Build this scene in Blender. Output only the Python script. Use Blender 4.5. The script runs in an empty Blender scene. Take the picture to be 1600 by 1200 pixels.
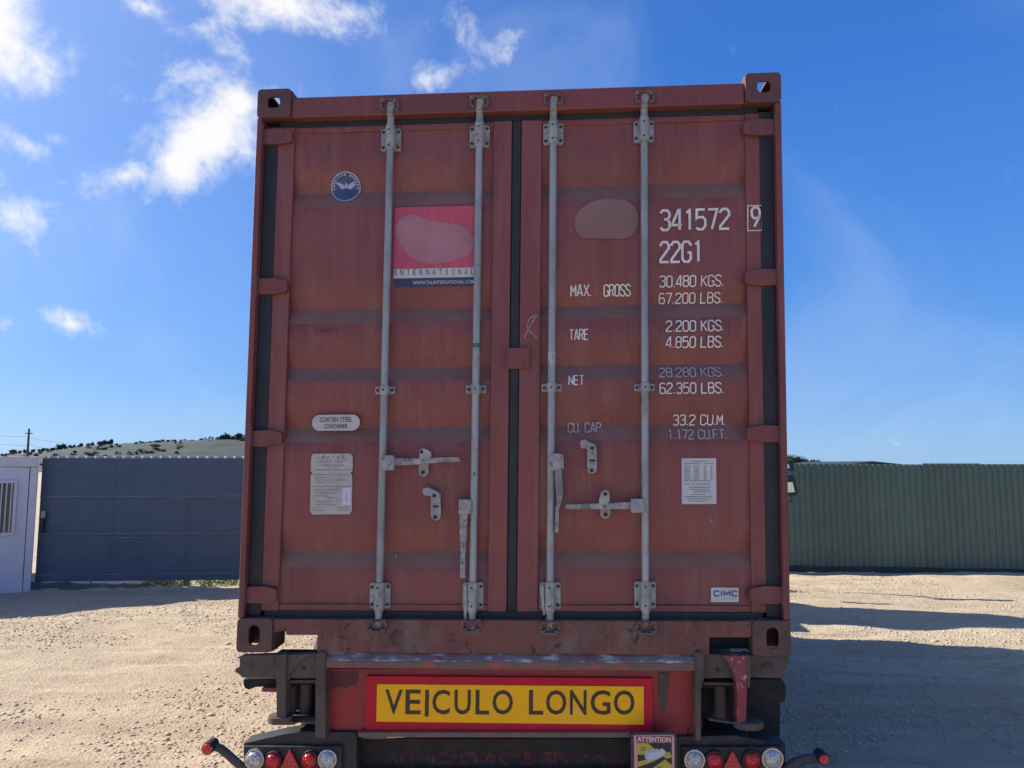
import bpy, math, random
import numpy as np
from mathutils import Vector, Matrix
random.seed(7); RNG = np.random.default_rng(7)
SC = bpy.context.scene
COL = SC.collection

# ------------------------------------------------------------------ camera, sky, sun, exposure
EYE = Vector((0.0, 0.0, 1.93))
F_PX, H_PX = 1202.0, 727.0                      # focal length and horizon row for a 1600 px wide frame
PITCH = math.atan((H_PX - 600) / F_PX)
cd = bpy.data.cameras.new('camera'); cam = bpy.data.objects.new('camera', cd); COL.objects.link(cam)
cd.sensor_width = 36; cd.lens = F_PX / 1600 * 36; cd.clip_start = 0.1; cd.clip_end = 6000
cam.location = EYE; cam.rotation_euler = (math.radians(90) + PITCH, 0, 0)
SC.camera = cam
SC.view_settings.view_transform = 'Standard'; SC.view_settings.look = 'None'
SC.view_settings.exposure = 1.15; SC.view_settings.gamma = 1; SC.view_settings.use_curve_mapping = False
SUN_EL, SUN_AZ = math.radians(34), math.radians(-74)   # azimuth from the view direction, negative = left
sun_to = Vector((math.sin(SUN_AZ) * math.cos(SUN_EL), math.cos(SUN_AZ) * math.cos(SUN_EL), math.sin(SUN_EL)))
sl = bpy.data.lights.new('sun', 'SUN'); sl.energy = 3.7; sl.angle = math.radians(0.55); sl.color = (1, 0.92, 0.78)
so = bpy.data.objects.new('sun', sl); COL.objects.link(so); so.rotation_euler = sun_to.to_track_quat('Z', 'Y').to_euler()

def world():
    w = bpy.data.worlds.new('World'); SC.world = w; w.use_nodes = True
    nt = w.node_tree; N = nt.nodes; L = nt.links; N.clear()
    out = N.new('ShaderNodeOutputWorld'); bg = N.new('ShaderNodeBackground'); L.new(bg.outputs[0], out.inputs[0])
    bg.inputs[1].default_value = 0.115
    sky = N.new('ShaderNodeTexSky'); sky.sky_type = 'NISHITA'; sky.sun_disc = False
    sky.sun_elevation = SUN_EL; sky.sun_rotation = SUN_AZ
    sky.air_density = 1.0; sky.dust_density = 0.3; sky.ozone_density = 3.0; sky.altitude = 100
    hs = N.new('ShaderNodeHueSaturation'); hs.inputs['Saturation'].default_value = 1.12; hs.inputs['Value'].default_value = 1.0
    L.new(sky.outputs[0], hs.inputs['Color'])
    SKYBLEND = 0.9
    tc = N.new('ShaderNodeTexCoord'); sep = N.new('ShaderNodeSeparateXYZ'); L.new(tc.outputs['Generated'], sep.inputs[0])
    def M(op, a, b=None, c=None, clamp=False):
        n = N.new('ShaderNodeMath'); n.operation = op; n.use_clamp = clamp
        for i, v in enumerate((a, b, c)):
            if v is None: continue
            if isinstance(v, (int, float)): n.inputs[i].default_value = v
            else: L.new(v, n.inputs[i])
        return n.outputs[0]
    az = M('ARCTAN2', sep.outputs[0], sep.outputs[1]); el = M('ARCSINE', sep.outputs[2])
    def noise(scale, detail, rough, vec, dist=0.0):
        n = N.new('ShaderNodeTexNoise'); n.inputs['Scale'].default_value = scale; n.inputs['Detail'].default_value = detail
        n.inputs['Roughness'].default_value = rough; n.inputs['Distortion'].default_value = dist; L.new(vec, n.inputs['Vector']); return n
    warp = noise(5, 5, 0.6, tc.outputs['Generated'])
    ws = N.new('ShaderNodeSeparateColor'); L.new(warp.outputs['Color'], ws.inputs[0])
    az2 = M('ADD', az, M('MULTIPLY', M('SUBTRACT', ws.outputs[0], 0.5), 0.10))
    el2 = M('ADD', el, M('MULTIPLY', M('SUBTRACT', ws.outputs[1], 0.5), 0.06))
    # clouds that hang in the sky: azimuth, elevation, half sizes, tilt (radians), weight
    blobs = [(-0.615, 0.449, 0.062, 0.056, -0.1, 1.25), (-0.578, 0.432, 0.031, 0.0375, 0, 1.0), (-0.594, 0.35, 0.036, 0.0169, -0.3, 0.95), (-0.558, 0.365, 0.016, 0.0092, -0.2, 0.7), (-0.387, 0.388, 0.085, 0.040, 0.42, 1.2), (-0.35, 0.425, 0.031, 0.0239, 0.6, 1.05), (-0.429, 0.353, 0.056, 0.029, 0.35, 1.15), (-0.487, 0.333, 0.052, 0.019, 0.35, 1.05), (-0.3, 0.548, 0.101, 0.022, -0.05, 1.05), (-0.225, 0.547, 0.046, 0.0145, 0, 0.9), (-0.459, 0.51, 0.032, 0.0126, -0.2, 0.55), (-0.376, 0.498, 0.034, 0.0099, -0.55, 0.45), (-0.39, 0.459, 0.034, 0.0122, 0.3, 0.5), (-0.457, 0.422, 0.028, 0.0094, 0.2, 0.4), (-0.109, 0.477, 0.034, 0.015, 0.3, 0.56), (-0.009, 0.521, 0.032, 0.0111, 0.3, 0.40), (-0.07, 0.537, 0.026, 0.0177, -0.8, 0.45), (-0.537, 0.162, 0.026, 0.0107, -0.2, 0.68), (-0.594, 0.159, 0.013, 0.0083, 0, 0.5), (-0.552, 0.315, 0.014, 0.0081, 0, 0.5), (-0.365, 0.315, 0.012, 0.0059, 0, 0.4), (-0.44, 0.282, 0.01, 0.0058, 0, 0.35), (0.463, 0.027, 0.011, 0.003, 0, 0.75), (0.479, 0.028, 0.005, 0.0022, 0.3, 0.5), (-0.565, 0.268, 0.037, 0.0205, 0, 0.35),
             (-1.05, .50, .25, .10, .2, .9), (-1.5, .35, .3, .06, .1, .7), (1.4, .6, .3, .06, 0, .5), (2.6, .5, .4, .08, 0, .7), (-2.5, .6, .3, .09, 0, .8)]
    acc = None
    for (a, e, ra, re, t, wgt) in blobs:
        da = M('SUBTRACT', az2, a); de = M('SUBTRACT', el2, e)
        ct, st = math.cos(t), math.sin(t)
        u = M('ADD', M('MULTIPLY', da, ct / ra), M('MULTIPLY', de, st / ra))
        v = M('ADD', M('MULTIPLY', da, -st / re), M('MULTIPLY', de, ct / re))
        d = M('SQRT', M('ADD', M('MULTIPLY', u, u), M('MULTIPLY', v, v)))
        f = M('MULTIPLY', M('SUBTRACT', 1.75, d), wgt)
        acc = f if acc is None else M('MAXIMUM', acc, f)
    acc = M('MAXIMUM', acc, -0.6)
    n1 = noise(9, 9, 0.62, tc.outputs['Generated'], .3); n2 = noise(26, 7, 0.65, tc.outputs['Generated'], .5)
    t = M('ADD', acc, M('ADD', M('MULTIPLY', M('SUBTRACT', n1.outputs[0], .5), 4.2), M('MULTIPLY', M('SUBTRACT', n2.outputs[0], .5), 2.4)))
    def ramp(x, a, b):
        m = N.new('ShaderNodeMapRange'); m.interpolation_type = 'SMOOTHSTEP'; L.new(x, m.inputs[0]); m.inputs[1].default_value = a; m.inputs[2].default_value = b; return m.outputs[0]
    mask = ramp(t, 0.15, 1.95)
    # thin high veil, all round the sky
    veil_n = noise(3.2, 6, .55, tc.outputs['Generated'], .6)
    veil = M('MULTIPLY', ramp(veil_n.outputs[0], .48, .78), .22)
    mask2 = M('MAXIMUM', M('MULTIPLY', mask, .93), veil)
    shade = ramp(M('ADD', n1.outputs[0], M('MULTIPLY', acc, .18)), .35, .85)
    cc = N.new('ShaderNodeMix'); cc.data_type = 'RGBA'; cc.inputs[6].default_value = (2.6, 3.1, 3.9, 1); cc.inputs[7].default_value = (4.1, 4.0, 3.95, 1); L.new(shade, cc.inputs[0])
    # clear-air blue by elevation, the same all round, mixed with the physical sky
    cr = N.new('ShaderNodeValToRGB'); L.new(M('DIVIDE', M('MAXIMUM', el, 0.0), 1.5708), cr.inputs[0]); e = cr.color_ramp; e.elements[0].position = 0; e.elements[0].color = (.085, .180, .315, 1)
    e.elements[1].position = 1; e.elements[1].color = (.010, .040, .15, 1)
    for p_, c_ in ((.07, (.040, .125, .315)), (.18, (.024, .095, .29)), (.30, (.014, .070, .25)), (.45, (.011, .055, .20))): q = e.elements.new(p_); q.color = (*c_, 1)
    gs = N.new('ShaderNodeMix'); gs.data_type = 'RGBA'; gs.blend_type = 'MULTIPLY'; gs.inputs[0].default_value = 1; L.new(cr.outputs[0], gs.inputs[6]); gs.inputs[7].default_value = (10, 10, 10, 1)
    sb = N.new('ShaderNodeMix'); sb.data_type = 'RGBA'; sb.inputs[0].default_value = SKYBLEND; L.new(hs.outputs[0], sb.inputs[6]); L.new(gs.outputs[2], sb.inputs[7])
    mx = N.new('ShaderNodeMix'); mx.data_type = 'RGBA'; L.new(mask2, mx.inputs[0])
    # pale forward-scattered glow round the sun
    vd = N.new('ShaderNodeVectorMath'); vd.operation = 'DOT_PRODUCT'; L.new(tc.outputs['Generated'], vd.inputs[0]); vd.inputs[1].default_value = sun_to
    gl = M('POWER', M('MAXIMUM', vd.outputs['Value'], 0.0), 4.0)
    ga = N.new('ShaderNodeMix'); ga.data_type = 'RGBA'; ga.blend_type = 'ADD'; ga.inputs[0].default_value = 1; L.new(sb.outputs[2], ga.inputs[6])
    gm = N.new('ShaderNodeMix'); gm.data_type = 'RGBA'; L.new(gl, gm.inputs[0]); gm.inputs[6].default_value = (0, 0, 0, 1); gm.inputs[7].default_value = (1.9, 2.1, 2.3, 1); L.new(gm.outputs[2], ga.inputs[7]); L.new(ga.outputs[2], mx.inputs[6]); L.new(cc.outputs[2], mx.inputs[7])
    L.new(mx.outputs[2], bg.inputs[0])
world()

# ------------------------------------------------------------------ materials
RUNS = [((.30, .15, .125), 42, .52, .66, .30), ((.09, .034, .03), 30, .55, .70, .60)]
def srgb(r, g, b): return tuple(((v / 255 + .055) / 1.055) ** 2.4 if v > 10 else v / 3294.6 for v in (r, g, b))
MATS = {}
def mat(name, c1, c2=None, scale=4.0, rough=.6, metal=0.0, bump=0.0, bscale=60, spots=None, spot_scale=14, spot_amt=.62, stretch=(1, 1, 1), detail=8, c3=None, c3_stretch=(1,1,1), c3_scale=9, c3_lo=.55, c3_hi=.75, spec=.5, flat=False, coat=0.0, runs=None, objvar=0.0):
    """colour c1..c2 by noise, c3 streaks or dust in large patches, spots = small worn marks"""
    if name in MATS: return MATS[name]
    m = bpy.data.materials.new(name); m.use_nodes = True; MATS[name] = m
    nt = m.node_tree; N = nt.nodes; L = nt.links; b = N['Principled BSDF']
    b.inputs['Roughness'].default_value = rough; b.inputs['Metallic'].default_value = metal
    b.inputs['Specular IOR Level'].default_value = spec; b.inputs['Coat Weight'].default_value = coat
    if flat: b.inputs['Base Color'].default_value = (*c1, 1); return m
    tc = N.new('ShaderNodeTexCoord')
    def noise(sc, det, st, rg=.6, dist=0):
        mp = N.new('ShaderNodeMapping'); mp.inputs['Scale'].default_value = st; L.new(tc.outputs['Object'], mp.inputs[0])
        n = N.new('ShaderNodeTexNoise'); n.inputs['Scale'].default_value = sc; n.inputs['Detail'].default_value = det; n.inputs['Roughness'].default_value = rg; n.inputs['Distortion'].default_value = dist
        L.new(mp.outputs[0], n.inputs['Vector']); return n.outputs[0]
    def rr(x, a, z, o0=0, o1=1):
        q = N.new('ShaderNodeMapRange'); L.new(x, q.inputs[0]); q.inputs[1].default_value = a; q.inputs[2].default_value = z; q.inputs[3].default_value = o0; q.inputs[4].default_value = o1; return q.outputs[0]
    def mix(f, a, c):
        q = N.new('ShaderNodeMix'); q.data_type = 'RGBA'; L.new(f, q.inputs[0])
        for s, v in ((6, a), (7, c)):
            if isinstance(v, tuple): q.inputs[s].default_value = (*v, 1)
            else: L.new(v, q.inputs[s])
        return q.outputs[2]
    n = noise(scale, detail, stretch)
    col = mix(rr(n, .32, .68), c1, c2 or tuple(v * .6 for v in c1))
    if c3: col = mix(rr(noise(c3_scale, 6, c3_stretch), c3_lo, c3_hi, 0, .85), col, c3)
    if runs:      # thin rain runs down the paint
        for rc, rs_, lo, hi, amt in runs:
            f = rr(noise(rs_, 5, (1, 1, .045), .65), lo, hi, 0, amt); g2 = rr(noise(1.7, 4, (1, 1, 1)), .40, .62); q = N.new('ShaderNodeMath'); q.operation = 'MULTIPLY'; L.new(f, q.inputs[0]); L.new(g2, q.inputs[1])
            col = mix(q.outputs[0], col, rc)
    if spots:
        sp = noise(spot_scale, 10, (1, 1, 1), .7, .4); col = mix(rr(sp, spot_amt, spot_amt + .06), col, spots)
    if objvar:
        oi = N.new('ShaderNodeObjectInfo'); hv = N.new('ShaderNodeHueSaturation'); L.new(col, hv.inputs['Color']); L.new(rr(oi.outputs['Random'], 0, 1, 1 - objvar, 1 + objvar), hv.inputs['Value']); col = hv.outputs[0]
    L.new(col, b.inputs['Base Color'])
    L.new(rr(noise(scale * 2.3, 6, (1, 1, 1)), .3, .7, max(.05, rough - .12), min(1, rough + .12)), b.inputs['Roughness'])
    if bump:
        bp = N.new('ShaderNodeBump'); bp.inputs['Strength'].default_value = 1; bp.inputs['Distance'].default_value = bump
        L.new(noise(bscale, 6, (1, 1, 1)), bp.inputs['Height']); L.new(bp.outputs[0], b.inputs['Normal'])
    return m

RED = dict(runs=RUNS, c1=(.255, .064, .058), c2=(.18, .049, .047), scale=2.6, rough=.50, bump=.012, bscale=3.2, spots=(.095, .045, .038), spot_scale=30, spot_amt=.675)
m_door = mat('door_paint', c3=(.235, .10, .08), c3_stretch=(6, 6, .45), c3_scale=2.4, c3_lo=.46, c3_hi=.76, **RED)
m_ledge = mat('dust_skylight_ledge', (.205, .120, .104), (.195, .085, .075), 4, .75, c3=(.20, .140, .124), c3_scale=6, c3_stretch=(3, 3, 1), spots=(.13, .06, .05), spot_scale=30, spot_amt=.66)  # grey of settled dust, with sky light on the upward facets painted in
m_keeper = mat('keeper_steel', (.17, .12, .12), (.10, .07, .07), 14, .6, spots=(.3, .3, .3), spot_scale=30, spot_amt=.6)
m_frame = mat('frame_paint', (.225, .058, .053), (.15, .044, .042), 3, .55, runs=RUNS, bump=.006, bscale=9, spots=(.05, .028, .02), spot_scale=18, spot_amt=.64)
m_sill = mat('sill_paint', (.20, .062, .052), (.115, .048, .04), 5, .62, c3=(.17, .12, .10), c3_scale=6, c3_lo=.5, c3_hi=.7, runs=RUNS, bump=.003, bscale=30, spots=(.045, .028, .02), spot_scale=15, spot_amt=.58)
m_cast = mat('casting_rust', (.155, .080, .064), (.09, .052, .043), 9, .75, bump=.004, bscale=55, spots=(.16, .07, .04), spot_scale=22, spot_amt=.64)
m_castt = mat('casting_painted', (.15, .058, .052), (.095, .045, .042), 8, .65, bump=.003, bscale=45, spots=(.06, .035, .03), spot_scale=22, spot_amt=.6)
m_rubber = mat('gasket_rubber', (.014, .018, .026), (.024, .028, .036), 8, .62, bump=.002, bscale=30)
m_steel = mat('galvanised_steel', (.40, .42, .43), (.28, .295, .30), 9, .48, metal=.25, bump=.001, bscale=60, stretch=(1, 1, .25), spots=(.13, .10, .085), spot_scale=34, spot_amt=.61, c3=(.24, .235, .23), c3_scale=5, c3_stretch=(3, 3, .8), c3_lo=.48, c3_hi=.68)
m_forged = mat('forged_galvanised', (.43, .43, .41), (.25, .245, .235), 22, .6, metal=.2, bump=.002, bscale=80, spots=(.11, .075, .06), spot_scale=44, spot_amt=.585)
m_lever = mat('lever_steel', (.42, .41, .39), (.16, .155, .15), 26, .6, metal=.2, detail=10, stretch=(1, 1, 1), spots=(.09, .075, .07), spot_scale=40, spot_amt=.57)
m_bolt = mat('rusty_bolt', (.055, .035, .03), (.02, .016, .015), 60, .8)
m_white = mat('marking_white', (.82, .78, .76), (.66, .60, .58), 12, .7, spots=(.19, .07, .06), spot_scale=34, spot_amt=.66)
m_greymark = mat('marking_worn', (.52, .47, .46), (.40, .33, .32), 12, .7, spots=(.18, .07, .06), spot_scale=34, spot_amt=.58)
m_patch = mat('blurred_mark', (.275, .165, .148), (.235, .125, .115), 3, .75)
m_side = mat('side_paint', (.27, .08, .07), (.20, .06, .055), 2, .6, bump=.003, bscale=9, spots=(.05, .028, .02), spot_scale=16)

# ------------------------------------------------------------------ mesh helpers
O_C = Vector((-1.2337, 3.5476, 1.0988))
U_C = Vector((.99849, -.05454, .00621)); V_C = Vector((.01105, -.02543, 1.00469)); F_C = V_C.cross(U_C).normalized()
def TC(p): return O_C + U_C * p[0] + F_C * p[1] + V_C * p[2]     # container frame: x right, y into the box, z up
def T0(p): return Vector(p)
_A = Matrix((U_C, V_C, F_C)).transposed()
def P(px, py, y=0.0):
    """photo measurement -> metres (x, z) on the container-frame plane at depth y"""
    cp, sp = math.cos(PITCH), math.sin(PITCH)
    a, b = (px - 800) / F_PX, -(py - 600) / F_PX
    d = Vector((a, cp - b * sp, sp + b * cp))
    m = Matrix((U_C, V_C, -d)).transposed()
    r = m.inverted() @ (EYE - O_C - F_C * y)
    return r[0], r[1]
def ground_px(px, py):
    d = EYE.z * F_PX / (py - H_PX); return (px - 800) / F_PX * d, d
def far_pt(px, py, d): return Vector(((px - 800) / F_PX * d, d, EYE.z + (H_PX - py) / F_PX * d))

class MB:
    def __init__(s, T=TC): s.v = []; s.f = []; s.T = T
    def add(s, vs, fs):
        o = len(s.v); s.v += [s.T(p) for p in vs]; s.f += [[i + o for i in f] for f in fs]; return s
    def box(s, x0, x1, y0, y1, z0, z1):
        return s.add([(x0, y0, z0), (x1, y0, z0), (x1, y1, z0), (x0, y1, z0), (x0, y0, z1), (x1, y0, z1), (x1, y1, z1), (x0, y1, z1)],
                     [(0, 3, 2, 1), (4, 5, 6, 7), (0, 1, 5, 4), (1, 2, 6, 5), (2, 3, 7, 6), (3, 0, 4, 7)])
    def prism(s, pts, y0, y1):                                    # pts (x, z) outline extruded in depth
        n = len(pts)
        ar = sum(pts[i][0] * pts[(i + 1) % n][1] - pts[(i + 1) % n][0] * pts[i][1] for i in range(n))
        if ar < 0: pts = pts[::-1]
        vs = [(x, y0, z) for x, z in pts] + [(x, y1, z) for x, z in pts]
        return s.add(vs, [list(range(n)), list(range(2 * n - 1, n - 1, -1))] + [(i + n, (i + 1) % n + n, (i + 1) % n, i) for i in range(n)])
    def ring(s, outer, inner, y0, y1):                            # plate with one hole, same point count
        n = len(outer)
        vs = [(x, y0, z) for x, z in outer] + [(x, y0, z) for x, z in inner] + [(x, y1, z) for x, z in outer] + [(x, y1, z) for x, z in inner]
        fs = []
        for i in range(n):
            j = (i + 1) % n
            fs += [(i, j, n + j, n + i), (2 * n + j, 2 * n + i, 3 * n + i, 3 * n + j), (2 * n + i, 2 * n + j, j, i), (n + i, n + j, 3 * n + j, 3 * n + i)]
        return s.add(vs, fs)
    def tube(s, pts, r, n=14, cap=True):                          # swept circle
        pts = [Vector(p) for p in pts]; rs = r if isinstance(r, (list, tuple)) else [r] * len(pts)
        vs = []; fs = []; up = None
        for k, p in enumerate(pts):
            t = (pts[min(k + 1, len(pts) - 1)] - pts[max(k - 1, 0)]).normalized()
            if up is None: up = Vector((0, 0, 1)) if abs(t.z) < .9 else Vector((1, 0, 0))
            a = t.cross(up).normalized(); b = a.cross(t).normalized(); up = b
            for i in range(n):
                an = 2 * math.pi * i / n; vs.append(tuple(p + a * (rs[k] * math.cos(an)) + b * (rs[k] * math.sin(an))))
        for k in range(len(pts) - 1):
            for i in range(n):
                j = (i + 1) % n; fs.append((k * n + i, k * n + j, (k + 1) * n + j, (k + 1) * n + i))
        if cap: fs += [list(range(n - 1, -1, -1)), [(len(pts) - 1) * n + i for i in range(n)]]
        return s.add(vs, fs)

def mesh_from(name, verts, faces, off):
    me = bpy.data.meshes.new(name); me.from_pydata([tuple(Vector(v) - off) for v in verts], [], faces); me.update(); return me
def root_loc(o):
    while o.parent: o = o.parent
    return o.location
def part(name, mb, m, parent, bevel=0.0, smooth=True, label=None, segs=2):
    off = root_loc(parent) if parent else Vector((0, 0, 0))
    me = mesh_from(name, mb.v, mb.f, off); me.materials.append(m)
    if smooth:
        for p in me.polygons: p.use_smooth = True
        me.set_sharp_from_angle(angle=math.radians(38))
    o = bpy.data.objects.new(name, me); COL.objects.link(o); o.parent = parent
    if label: o['label'] = label
    if bevel:
        md = o.modifiers.new('bevel', 'BEVEL'); md.width = bevel; md.segments = segs; md.limit_method = 'ANGLE'; md.angle_limit = math.radians(40); md.harden_normals = True
    return o
def tag(o, label, cat, group=None, kind=None):
    if label: o['label'] = label
    if cat: o['category'] = cat
    if group: o['group'] = group
    if kind: o['kind'] = kind
    return o
def thing(name, loc, label, cat, group=None):
    o = bpy.data.objects.new(name, None); COL.objects.link(o); o.location = loc; o.empty_display_size = .2
    return tag(o, label, cat, group)
def rrect(x0, x1, z0, z1, r, n=5):
    pts = []
    for cx, cz, a0 in ((x1 - r, z1 - r, 0), (x0 + r, z1 - r, 90), (x0 + r, z0 + r, 180), (x1 - r, z0 + r, 270)):
        for i in range(n + 1):
            a = math.radians(a0 + 90 * i / n); pts.append((cx + r * math.cos(a), cz + r * math.sin(a)))
    return pts
def circ(x, z, r, n=20): return [(x + r * math.cos(2 * math.pi * i / n), z + r * math.sin(2 * math.pi * i / n)) for i in range(n)]
def ppoly(pts, y): return [P(a, b, y) for a, b in pts]
def rect_px(x0, y0, x1, y1, y):
    xm, ym = (x0 + x1) / 2, (y0 + y1) / 2
    return P(x0, ym, y)[0], P(x1, ym, y)[0], P(xm, y1, y)[1], P(xm, y0, y)[1]

# ------------------------------------------------------------------ ground
def smooth01(a, b, x): t = np.clip((x - a) / (b - a), 0, 1); return t * t * (3 - 2 * t)
def vnoise(x, y, seed):
    xi, yi = np.floor(x).astype(np.int64), np.floor(y).astype(np.int64); fx, fy = x - xi, y - yi
    fx = fx * fx * (3 - 2 * fx); fy = fy * fy * (3 - 2 * fy)
    def h(a, b):
        n = (a * 374761393 + b * 668265263 + seed * 974711) & 0x7fffffff; n = ((n ^ (n >> 13)) * 1274126177) & 0x7fffffff
        return ((n ^ (n >> 16)) & 0xffff) / 65535.0
    return (h(xi, yi) * (1 - fx) + h(xi + 1, yi) * fx) * (1 - fy) + (h(xi, yi + 1) * (1 - fx) + h(xi + 1, yi + 1) * fx) * fy
def fbm(x, y, f, o, seed): return sum((vnoise(x * f * 2 ** i, y * f * 2 ** i, seed + i) - .5) * .55 ** i for i in range(o))
def ground_z(x, y, fine=True):
    x = np.asarray(x, float); y = np.asarray(y, float)
    near = smooth01(-9.5, -8.5, x) * (1 - smooth01(10.5, 12, x)) * smooth01(2, 3, y) * (1 - smooth01(17, 19, y))
    z = .05 * smooth01(5, 9, x) * smooth01(11.5, 13.5, y) + .02 * smooth01(-3.5, -6, -x * -1)
    z = z + near * fbm(x, y, .35, 4, 11) * .07
    # worn wheel tracks sweeping across the yard
    for (a, b, w, s) in ((.22, 6.6, .16, 3), (.22, 8.4, .16, 3), (.12, 10.7, .14, 5)):
        c = b + a * x + .25 * np.sin(x * .6 + s); z = z - near * .022 * np.exp(-((y - c) / w) ** 2)
    if fine: z = z + near * (fbm(x, y, 2.2, 5, 31) * .020 + np.maximum(fbm(x, y, 14, 3, 57), 0) * .009)
    return z
def make_ground():
    xs = np.concatenate([-np.geomspace(2500, 9.6, 40), np.linspace(-9.5, 11, 760), np.geomspace(11.1, 2500, 40)])
    ys = np.concatenate([np.linspace(-400, 2.9, 20), np.linspace(3, 10, 430), np.linspace(10.04, 18, 190), np.geomspace(18.1, 3500, 50)])
    X, Y = np.meshgrid(xs, ys); Z = ground_z(X, Y)
    nx, ny = len(xs), len(ys); co = np.stack([X, Y, Z], -1).reshape(-1, 3)
    i = np.arange((ny - 1) * (nx - 1)); r = i // (nx - 1); c = i % (nx - 1); a = r * nx + c
    idx = np.stack([a, a + 1, a + nx + 1, a + nx], -1).reshape(-1)
    me = bpy.data.meshes.new('ground'); me.vertices.add(len(co)); me.vertices.foreach_set('co', co.ravel())
    me.loops.add(len(idx)); me.loops.foreach_set('vertex_index', idx.astype(np.int32)); me.polygons.add(len(i))
    me.polygons.foreach_set('loop_start', (np.arange(len(i)) * 4).astype(np.int32)); me.polygons.foreach_set('use_smooth', np.ones(len(i), bool)); me.update(calc_edges=True)
    m = bpy.data.materials.new('dirt_and_gravel'); m.use_nodes = True; N = m.node_tree.nodes; L = m.node_tree.links; b = N['Principled BSDF']; b.inputs['Roughness'].default_value = .92; b.inputs['Specular IOR Level'].default_value = .25
    g = N.new('ShaderNodeNewGeometry')
    def noise(sc, det, rg=.6, st=(1, 1, 1), rot=0, dist=0):
        mp = N.new('ShaderNodeMapping'); mp.inputs['Scale'].default_value = st; mp.inputs['Rotation'].default_value = (0, 0, rot); L.new(g.outputs['Position'], mp.inputs[0])
        n = N.new('ShaderNodeTexNoise'); n.inputs['Scale'].default_value = sc; n.inputs['Detail'].default_value = det; n.inputs['Roughness'].default_value = rg; n.inputs['Distortion'].default_value = dist; L.new(mp.outputs[0], n.inputs['Vector']); return n.outputs[0]
    def rr(x, a, z, o0=0, o1=1):
        q = N.new('ShaderNodeMapRange'); L.new(x, q.inputs[0]); q.inputs[1].default_value = a; q.inputs[2].default_value = z; q.inputs[3].default_value = o0; q.inputs[4].default_value = o1; return q.outputs[0]
    def mix(f, a, c, mode='MIX'):
        q = N.new('ShaderNodeMix'); q.data_type = 'RGBA'; q.blend_type = mode
        if isinstance(f, float): q.inputs[0].default_value = f
        else: L.new(f, q.inputs[0])
        for s, v in ((6, a), (7, c)):
            if isinstance(v, tuple): q.inputs[s].default_value = (*v, 1)
            else: L.new(v, q.inputs[s])
        return q.outputs[2]
    base = mix(rr(noise(.45, 6), .35, .65), (.54, .43, .29), (.47, .37, .26))
    base = mix(rr(noise(1.6, 6, st=(.35, 1.6, 1), rot=.22), .45, .72), base, (.60, .49, .33))
    base = mix(rr(noise(.9, 5, dist=.5), .55, .75, 0, .7), base, (.42, .315, .225))
    base = mix(rr(noise(.9, 7, .65, (.16, 2.4, 1), .2, .8), .46, .60, 0, .95), base, (.61, .51, .355))      # packed pale wheel runs
    base = mix(rr(noise(1.4, 7, .65, (.14, 3.4, 1), .24, .6), .56, .68, 0, .6), base, (.35, .265, .19))
    v = N.new('ShaderNodeTexVoronoi'); v.inputs['Scale'].default_value = 34; L.new(g.outputs['Position'], v.inputs['Vector'])
    vs = N.new('ShaderNodeSeparateColor'); L.new(v.outputs['Color'], vs.inputs[0])
    peb = mix(rr(vs.outputs[0], 0, 1), (.32, .25, .19), (.58, .48, .36))
    base = mix(rr(noise(3, 5), .46, .66, 0, .6), base, peb)
    base = mix(rr(noise(60, 6, .7), .55, .75, 0, .5), base, (.26, .20, .155))
    L.new(base, b.inputs['Base Color'])
    bp = N.new('ShaderNodeBump'); bp.inputs['Distance'].default_value = .016; bp.inputs['Strength'].default_value = .9
    q = N.new('ShaderNodeMath'); q.operation = 'ADD'; L.new(noise(95, 7, .75), q.inputs[0]); L.new(rr(v.outputs['Distance'], 0, .6, .6, 0), q.inputs[1]); L.new(q.outputs[0], bp.inputs['Height']); L.new(bp.outputs[0], b.inputs['Normal'])
    me.materials.append(m); o = bpy.data.objects.new('ground', me); COL.objects.link(o); o['kind'] = 'structure'
make_ground()

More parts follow.
